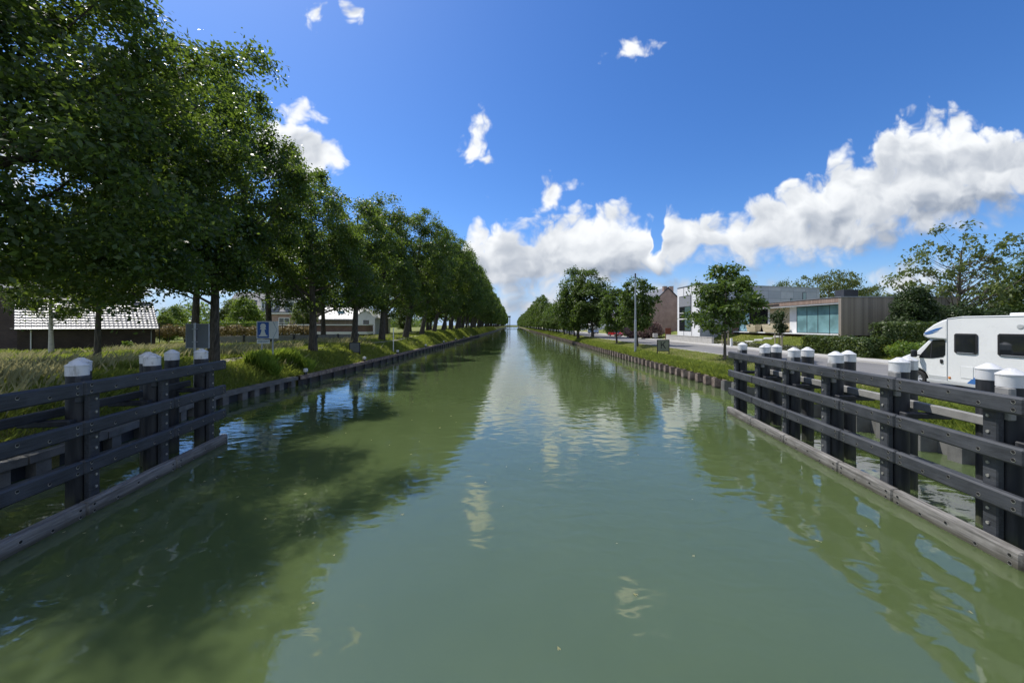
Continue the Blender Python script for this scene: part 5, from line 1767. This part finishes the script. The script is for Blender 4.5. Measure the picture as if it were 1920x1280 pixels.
# twisted staked sapling
sap = tree_meshes(61, 4.6, .65, 1.9, 40, 60, .17, .06, M['leaf_dark'], M['bark_thin'], limbs=14, crown_r=.36, sides=6, flat=1.0)
so = put_tree('staked_sapling', sap, 26.6, 37.2, gz(26.6, 37.2), 'slim dark sapling held by three wooden stakes in front of the timber house', None, .95, .95)
for dx_, dy_ in ((-.42, 0), (0, -.3), (.42, .1)):
    MB().tube([(dx_, dy_, 0), (dx_, dy_, 1.75)], .05, 8).build('stake', M['stake'], so)
MB().tube([(-.42, 0, 1.6), (0, -.3, 1.6), (.42, .1, 1.6), (-.42, 0, 1.6)], .02, 5).build('strap', M['dark_metal'], so)
for i, (xx, yy) in enumerate(((24.9 + 1.6, 46.0),)):
    st2 = thing('tree_stakes', 'group of thin wooden stakes on the verge behind the lone young tree', 'stakes', (xx, yy, gz(xx, yy)))
    for dx_, dy_ in ((-.6, 0), (0, -.2), (.35, .3)):
        MB().tube([(dx_, dy_, -.1), (dx_, dy_, 1.9)], .05, 8).build('stake', M['stake'], st2)
    MB().tube([(-.6, 0, 1.7), (0, -.2, 1.7), (.35, .3, 1.7)], .03, 5).build('rail', M['stake'], st2)

# trees behind the right houses
sparse = tree_meshes(71, 10.4, 5.0, 2.6, 92, 44, .30, .24, M['leaf_pale'], M['bark_thin'], limbs=92, crown_r=.12, sides=8, fork=.62, hollow=.3, lump=.25, top_pow=.7)
put_tree('sparse_tree', sparse, 42.6, 35.6, gz(42.6, 35.6) - .05, 'sparse pale leaved tree with bare branches above the motorhome', None, .96, 1.12, 2.2)
dense_r = tree_meshes(72, 9.5, 4.4, 1.5, 150, 110, .26, .25, M['leaf_young'], M['bark'], limbs=20, crown_r=.2)
put_tree('garden_tree', dense_r, 49.0, 33.5, gz(47, 33) - .05, 'dense green tree at the right edge behind the motorhome', None, .92, .92, .4)
acacia = tree_meshes(73, 9.2, 6.0, 5.4, 120, 60, .30, .26, M['leaf_pale'], M['bark'], limbs=30, crown_r=.15, flat=.4, top_pow=.5)
put_tree('spreading_tree', acacia, 56.0, 66.0, gz(56, 66) - .05, 'broad flat topped tree rising behind the timber house roof', None, .8, 1.16, 1.0)
put_tree('garden_tree', dense_r, 49.5, 68.0, gz(49, 68) - .05, 'yellowish tree top behind the panel clad house roof', None, .5, 1.03, 2.0)
put_tree('garden_tree', dense_r, 63.0, 66.0, gz(63, 66) - .05, 'dark round tree top right of the roof box', None, .55, .88, 3.0)
put_tree('garden_tree', dense_r, 58, 58, gz(58, 58) - .05, 'low tree behind the wood clad wall and the dark bush', None, .7, .66, 4.0)

# ================================================================ the left side beyond the trees
def tile_roof(w_, run, rise, nx, nz):
    """wavy interlocking tiles laid in courses on a slope: local x along the eave, y up the slope plan, z height"""
    mb = MB()
    sub = 6
    cols = nx * sub
    for j in range(nz):
        f0, f1 = j / nz, (j + 1.12) / nz
        rows = []
        for f, lift in ((f0, .095), (f0, .095), (min(f1, 1.0), .012)):
            rows.append((f, lift))
        v = []
        for ri, (f, lift) in enumerate(rows):
            for i in range(cols + 1):
                xx = w_ * i / cols
                wave = .014 * math.sin(2 * math.pi * i / sub) + .007 * math.sin(4 * math.pi * i / sub)
                l = lift + wave if ri > 0 else lift + wave - .085
                v.append((xx, run * f - (.004 if ri == 0 else 0), rise * f + l))
        n = cols + 1
        mb.raw(v, [(r_ * n + i, r_ * n + i + 1, (r_ + 1) * n + i + 1, (r_ + 1) * n + i) for r_ in (0, 1) for i in range(cols)])
    return mb


def garage():
    zb_ = 1.7
    d = Vector((-38.7 + 44.0, 40 - 33.0, 0)).normalized()
    Lg = 9.3
    o = thing('garage', 'low dark brick building with a glossy white gleaming tiled roof', 'garage', (-44.0, 33.0, zb_), math.atan2(d.y, d.x))
    D = 5.2
    ze = 2.2
    MB().box(0.15, Lg - .15, 0, D, -.6, ze).build('wall', M['brick_dark'], o)
    rise = 2.75
    run = D / 2 + .45
    r1 = tile_roof(Lg, run, rise, 30, 11).build('roof', M['tile_glaze'], o, smooth=50, xf=Matrix.Translation((0, -.42, ze - .06)))
    MB().prism([(D + .4, ze - .1), (D / 2 + .03, ze + rise - .08), (D / 2 + .03, ze + rise + .06), (D + .4, ze + .08)], 'x', 0, Lg).build('roof', M['tile_glaze'], o)
    MB().tube([(-.03, D / 2 + .03, ze + rise + .02), (Lg + .03, D / 2 + .03, ze + rise + .02)], .10, 8).build('ridge', M['tile_glaze'], r1)
    for x_ in (.16, Lg - .32):
        MB().prism([(0, ze - .04), (D, ze - .04), (D / 2, ze + rise - .12)], 'x', x_, x_ + .16).build('gable', M['brick_dark'], o)
    MB().tube([(0, -.50, ze - .07), (Lg, -.50, ze - .07)], .065, 8).build('gutter', M['zinc'], o)
    for x_ in (.9, Lg - .5):
        MB().tube([(x_, -.48, ze - .1), (x_, -.09, ze - .4), (x_, -.08, -.2)], .045, 8).build('downpipe', M['white_plaster'] if x_ < 2 else M['zinc'], o)
    MB().box(-.25, -.1, -.4, D, ze - .12, ze + .0).build('barge_board', M['dark_metal'], o)
    MB().prism([(-.42, ze - .14), (-.42, ze + .02), (D / 2 + .03, ze + rise + .02), (D / 2 + .03, ze + rise - .16)], 'x', Lg + .002, Lg + .06).build('barge_board', M['dark_metal'], o)
    return o


garage()
o = thing('brick_house', 'dark brick house cut off at the left edge with a small sash window', 'house', (-58.5, 39.6, 1.6), R(38))
MB().box(0, 12.6, 0, 9, -.5, 6.6).build('wall', M['brick_dark'], o)
MB().prism([(-.4, 6.5), (4.5, 10.5), (9.4, 6.5), (9.4, 6.75), (4.5, 10.8), (-.4, 6.75)], 'x', -.3, 12.9).build('roof', M['roof_slate'], o)
for (x0, x1, z0, z1) in ((10.0, 11.2, 3.4, 5.3), (10.0, 11.2, .2, 2.2), (6.5, 8, 3.4, 5.3), (6.5, 8, .6, 2.4)):
    window(o, x0, x1, z0, z1, 0, M['glass_dark'], 1, 2, .08, M['white_paint'], sill=True)
MB().box(9.85, 12.62, -.02, -.003, 2.75, 2.9).build('string_course', M['concrete_dark'], o)

# retaining fence of concrete planks between dark posts
o = thing('plank_fence', 'grey plank fence between dark posts behind the towpath trees', 'fence', (-36.2, 41.5, 1.6), math.atan2(9.0, 12.0))
for k in range(7):
    MB().box(k * 2.6 + .13, k * 2.6 + 2.47, -.03, .03, .05, 1.3, .01).build('panel', M['tie'], o)
for k in range(8):
    MB().box(k * 2.6 - .12, k * 2.6 + .12, -.10, .10, -.2, 1.42, .015).build('post', M['mast_black'], o)
# withered hedge with an iron railing on the terrace behind
shrub('withered_hedge', 'brown withered hedge behind the plank fence', 'hedge', -38.5, 50, [('ell', q, q * .55, 1.75 + .12 * math.sin(q * 2), 1.2, .8, .75) for q in np.arange(-8, 10, 1.5)], 13000, .2, M['leaf_brown'], 81)
o = thing('iron_railing', 'dark iron railing above the withered hedge', 'railing', (-46, 45.0, 1.6), math.atan2(.55, 1.0))
mb = MB()
for z in (2.75, 2.35): mb.box(0, 21, -.02, .02, z, z + .05)
mb.build('rail', M['dark_metal'], o)
for k in range(9):
    MB().box(k * 2.6, k * 2.6 + .07, -.035, .035, -.2, 2.9).build('post', M['dark_metal'], o)
o = thing('picket_railing', 'low dark railing with upright bars left of the sunlit trunk', 'railing', (-33.5, 52.5, 1.7), math.atan2(2.0, 7.0))
mb = MB()
for k in range(50):
    mb.box(k * .16, k * .16 + .025, -.012, .012, .1, 1.1)
mb.build('bar', M['dark_metal'], o)
mb = MB(); mb.box(-.02, 8.05, -.025, .025, 1.101, 1.15); mb.box(-.02, 8.05, -.025, .025, .05, .099)
mb.build('rail', M['dark_metal'], o)
for k in range(4): MB().box(k * 2.66 - .10, k * 2.66 - .04, -.03, .03, -.2, 1.25).build('post', M['pole_metal'], o)
# long low brick wing with white bands
o = thing('brick_outbuilding', 'long low brick building with two white roof bands behind the trunks', 'building', (-43.5, 64, 1.7), math.atan2(.12, 1.0))
MB().box(0, 18, 0, 4, 0, .9).build('dark_base', M['glass_dark'], o)
MB().box(-.1, 18.1, -.5, 4, .901, 1.35).build('canopy', M['white_paint'], o)
MB().box(0, 18, -.02, 4, 1.351, 2.45).build('wall', M['brick_wall'], o)
MB().box(-.1, 18.1, -.2, 4.1, 2.451, 2.65).build('coping', M['white_plaster'], o)
# white house with a small gable, and its grey roofed wing
o = thing('white_house', 'white house with a small gable and one dark window behind the left trees', 'house', (-33.2, 79.0, 1.8))
hw = 2.1
MB().prism([(0, -.3), (2 * hw, -.3), (2 * hw, 3.9), (hw, 5.6), (0, 3.9)], 'y', 0, 10).build('wall', M['white_plaster'], o)
for s in (0, 1):
    xe = -.2 if s == 0 else 2 * hw + .2
    MB().prism([(xe, 3.75), (hw, 5.62), (hw, 5.82), (xe, 3.95)], 'y', -.15, 10.1).build('roof', M['white_paint'], o)
window(o, 1.75, 2.9, 2.15, 3.45, 0, M['glass_dark'], 1, 1, .10, M['dark_metal'], .05, sill=True)
o = thing('grey_wing', 'grey boarded building with a pale roof left of the white gable', 'house', (-42.2, 82, 1.8))
MB().box(0, 9, 0, 8, -.3, 3.6).build('wall', M['shed_boards'], o)
MB().prism([(-.3, 3.5), (4, 6.9), (8.3, 3.5), (8.3, 3.75), (4, 7.15), (-.3, 3.75)], 'x', -.3, 9.0).build('roof', M['roof_light'], o)
MB().box(3.2, 4.6, 1.4, 2.4, 5.0, 5.6, .05).build('skylight', M['glass_blue'], o)
shrub('hedge', 'green clipped hedge in front of the grey boarded building', 'hedge', -36.6, 74, [('box', 0, 0, 1.3, 3.0, .6, .9)], 3800, .24, M['leaf_hedge'], 82)
# dormer house far behind
def dormer_house():
    o = thing('dormer_house', 'large brick house with white dormer windows behind the blue sign', 'house', (-68, 88, 1.7))
    Lh = 20.0
    MB().box(0, Lh, 0, 9, -.3, 5.4).build('wall', M['brick_brown'], o)
    MB().box(-.4, Lh + .4, -.45, -.003, 5.1, 5.55).build('gutter', M['white_paint'], o)
    MB().prism([(-.5, 5.4), (4.5, 10.4), (9.5, 5.4), (9.5, 5.65), (4.5, 10.7), (-.5, 5.65)], 'x', -.3, Lh + .3).build('roof', M['roof_slate'], o)
    for x0 in (8.6, 14.0, 3.0):
        d = MB().box(x0, x0 + 3.2, .25, 3.5, 5.95, 8.3).build('dormer', M['white_plaster'], o)
        MB().box(x0 - .25, x0 + 3.45, .0, 3.6, 8.301, 8.5).build('dormer_roof', M['roof_light'], d)
        window(d, x0 + .2, x0 + 3.0, 6.4, 8.0, .25, M['glass_dark'], 4, 1, .12)
    for x0, x1 in ((9.0, 10.8), (13.0, 15.6), (17.0, 18.6), (3, 5)):
        window(o, x0, x1, 1.9, 4.3, 0, M['glass_dark'], 2, 2, .14)
    c = MB().box(11.5, 12.4, 4.0, 5.0, 9.8, 12.2).build('chimney', M['brick_brown'], o)


dormer_house()
gt = tree_meshes(91, 7.5, 2.8, .9, 110, 90, .30, .16, M['leaf_bright'], M['bark_thin'], limbs=14, crown_r=.24, sides=6)
gt2 = tree_meshes(92, 9.0, 3.0, 1.2, 120, 90, .30, .18, M['leaf_young'], M['bark_thin'], limbs=14, crown_r=.24, sides=6)
GG = 'garden trees and bushes behind the left fence'
for (xx, yy, me, sc, lab) in ((-48.5, 68, gt, 1.0, 'bright green garden tree left of the blue sign, before the dormer house'), (-54, 72, gt2, .85, 'green garden tree behind the sunlit garden tree'),
                              (-60, 66, gt, .8, 'bright garden tree behind the withered hedge'), (-41.5, 74, gt2, .8, 'green garden tree between the dormer house and the pale roof'),
                              (-57, 52, gt2, .95, 'garden tree above the iron railing'), (-66, 60, gt2, 1.1, 'garden tree right of the glossy roof'), (-62, 58, gt, 1.0, 'bright garden tree just right of the glossy roof edge'),
                              (-50, 54, gt, .55, 'low bright bush over the iron railing'), (-25.5, 88, gt2, .7, 'pale leafed bush between the trunks beyond the white gable')):
    put_tree('garden_tree', me, xx, yy, gz(xx, yy), lab, GG, sc, sc, rnd.uniform(0, 6))
shrub('bright_bush', 'small lime green bush in the meadow before the garage', 'bush', -35.5, 34.5, [('ell', 0, 0, .45, .42, .4, .6)], 900, .16, M['leaf_bright'], 83)
shrub('garden_border', 'bright clipped planting on top of the low brick building bands', 'plants', -46, 60, [('ell', q, .4, 2.4, 1.2, .8, .8) for q in np.arange(-4, 4.5, 1.6)], 3600, .24, M['leaf_bright'], 84)
# far woods closing the view on both sides
wood_l = leaf_fill(95, [('ell', -130 + 9 * math.sin(k * 2.2), 60 + k * 13, 5.5 + 2.5 * math.sin(k * 1.7), 10, 9, 8 + 2.2 * math.sin(k * 2.9)) for k in range(0, 40)], 60000, 1.0, M['leaf_big'], 'far_wood')
tag(link(bpy.data.objects.new('far_wood', wood_l)), kind='stuff')
wood_r = leaf_fill(96, [('ell', 135 + 9 * math.sin(k * 2.4), 30 + k * 13, 4.5 + 2.0 * math.sin(k * 1.3), 10, 9, 6 + 1.6 * math.sin(k * 2.1)) for k in range(0, 40)], 60000, 1.0, M['leaf_right'], 'far_wood')
tag(link(bpy.data.objects.new('far_wood', wood_r)), kind='stuff')

# lift bridge at the far end
o = thing('lift_bridge', 'dark lift bridge tower and deck closing the far end of the canal', 'bridge', (0, 780, 0))
MB().box(-18, 18, -3, 3, 3.0, 4.4).build('deck', M['concrete_dark'], o)
for x_ in (-8.5, -4.5):
    MB().box(x_ - .8, x_ + .8, -1.5, 1.5, -1, 22).build('tower', M['mast_black'], o)
MB().box(-10.2, -2.8, -2, 2, 20.5, 23.5, .1).build('crossbeam', M['mast_black'], o)
for x_ in (-12.5, 13.5):
    MB().box(x_ - 1.4, x_ + 1.4, -3, 3, -1, 2.999).build('pier', M['concrete'], o)

# ================================================================ no part deeper than thing > part > sub-part
def basis(o):
    return Matrix.LocRotScale(o.location, o.rotation_euler, o.scale)


def lift(c):
    """hand a piece on to its grandparent, where it stays in place"""
    p = c.parent
    mtx = basis(p) @ basis(c)
    c.parent = p.parent
    loc, rot, sc = mtx.decompose()
    c.location, c.rotation_euler, c.scale = loc, rot.to_euler(), sc


for fr_ in [o for o in COL.objects if o.name.split('.')[0] == 'front' and o.type == 'EMPTY']:
    for c in list(fr_.children):
        lift(c)
    bpy.data.objects.remove(fr_)


def depth(o):
    return 0 if o.parent is None else 1 + depth(o.parent)


for _ in range(3):
    for o in list(COL.objects):
        if depth(o) == 2 and any(True for c in o.children):
            lift(o)
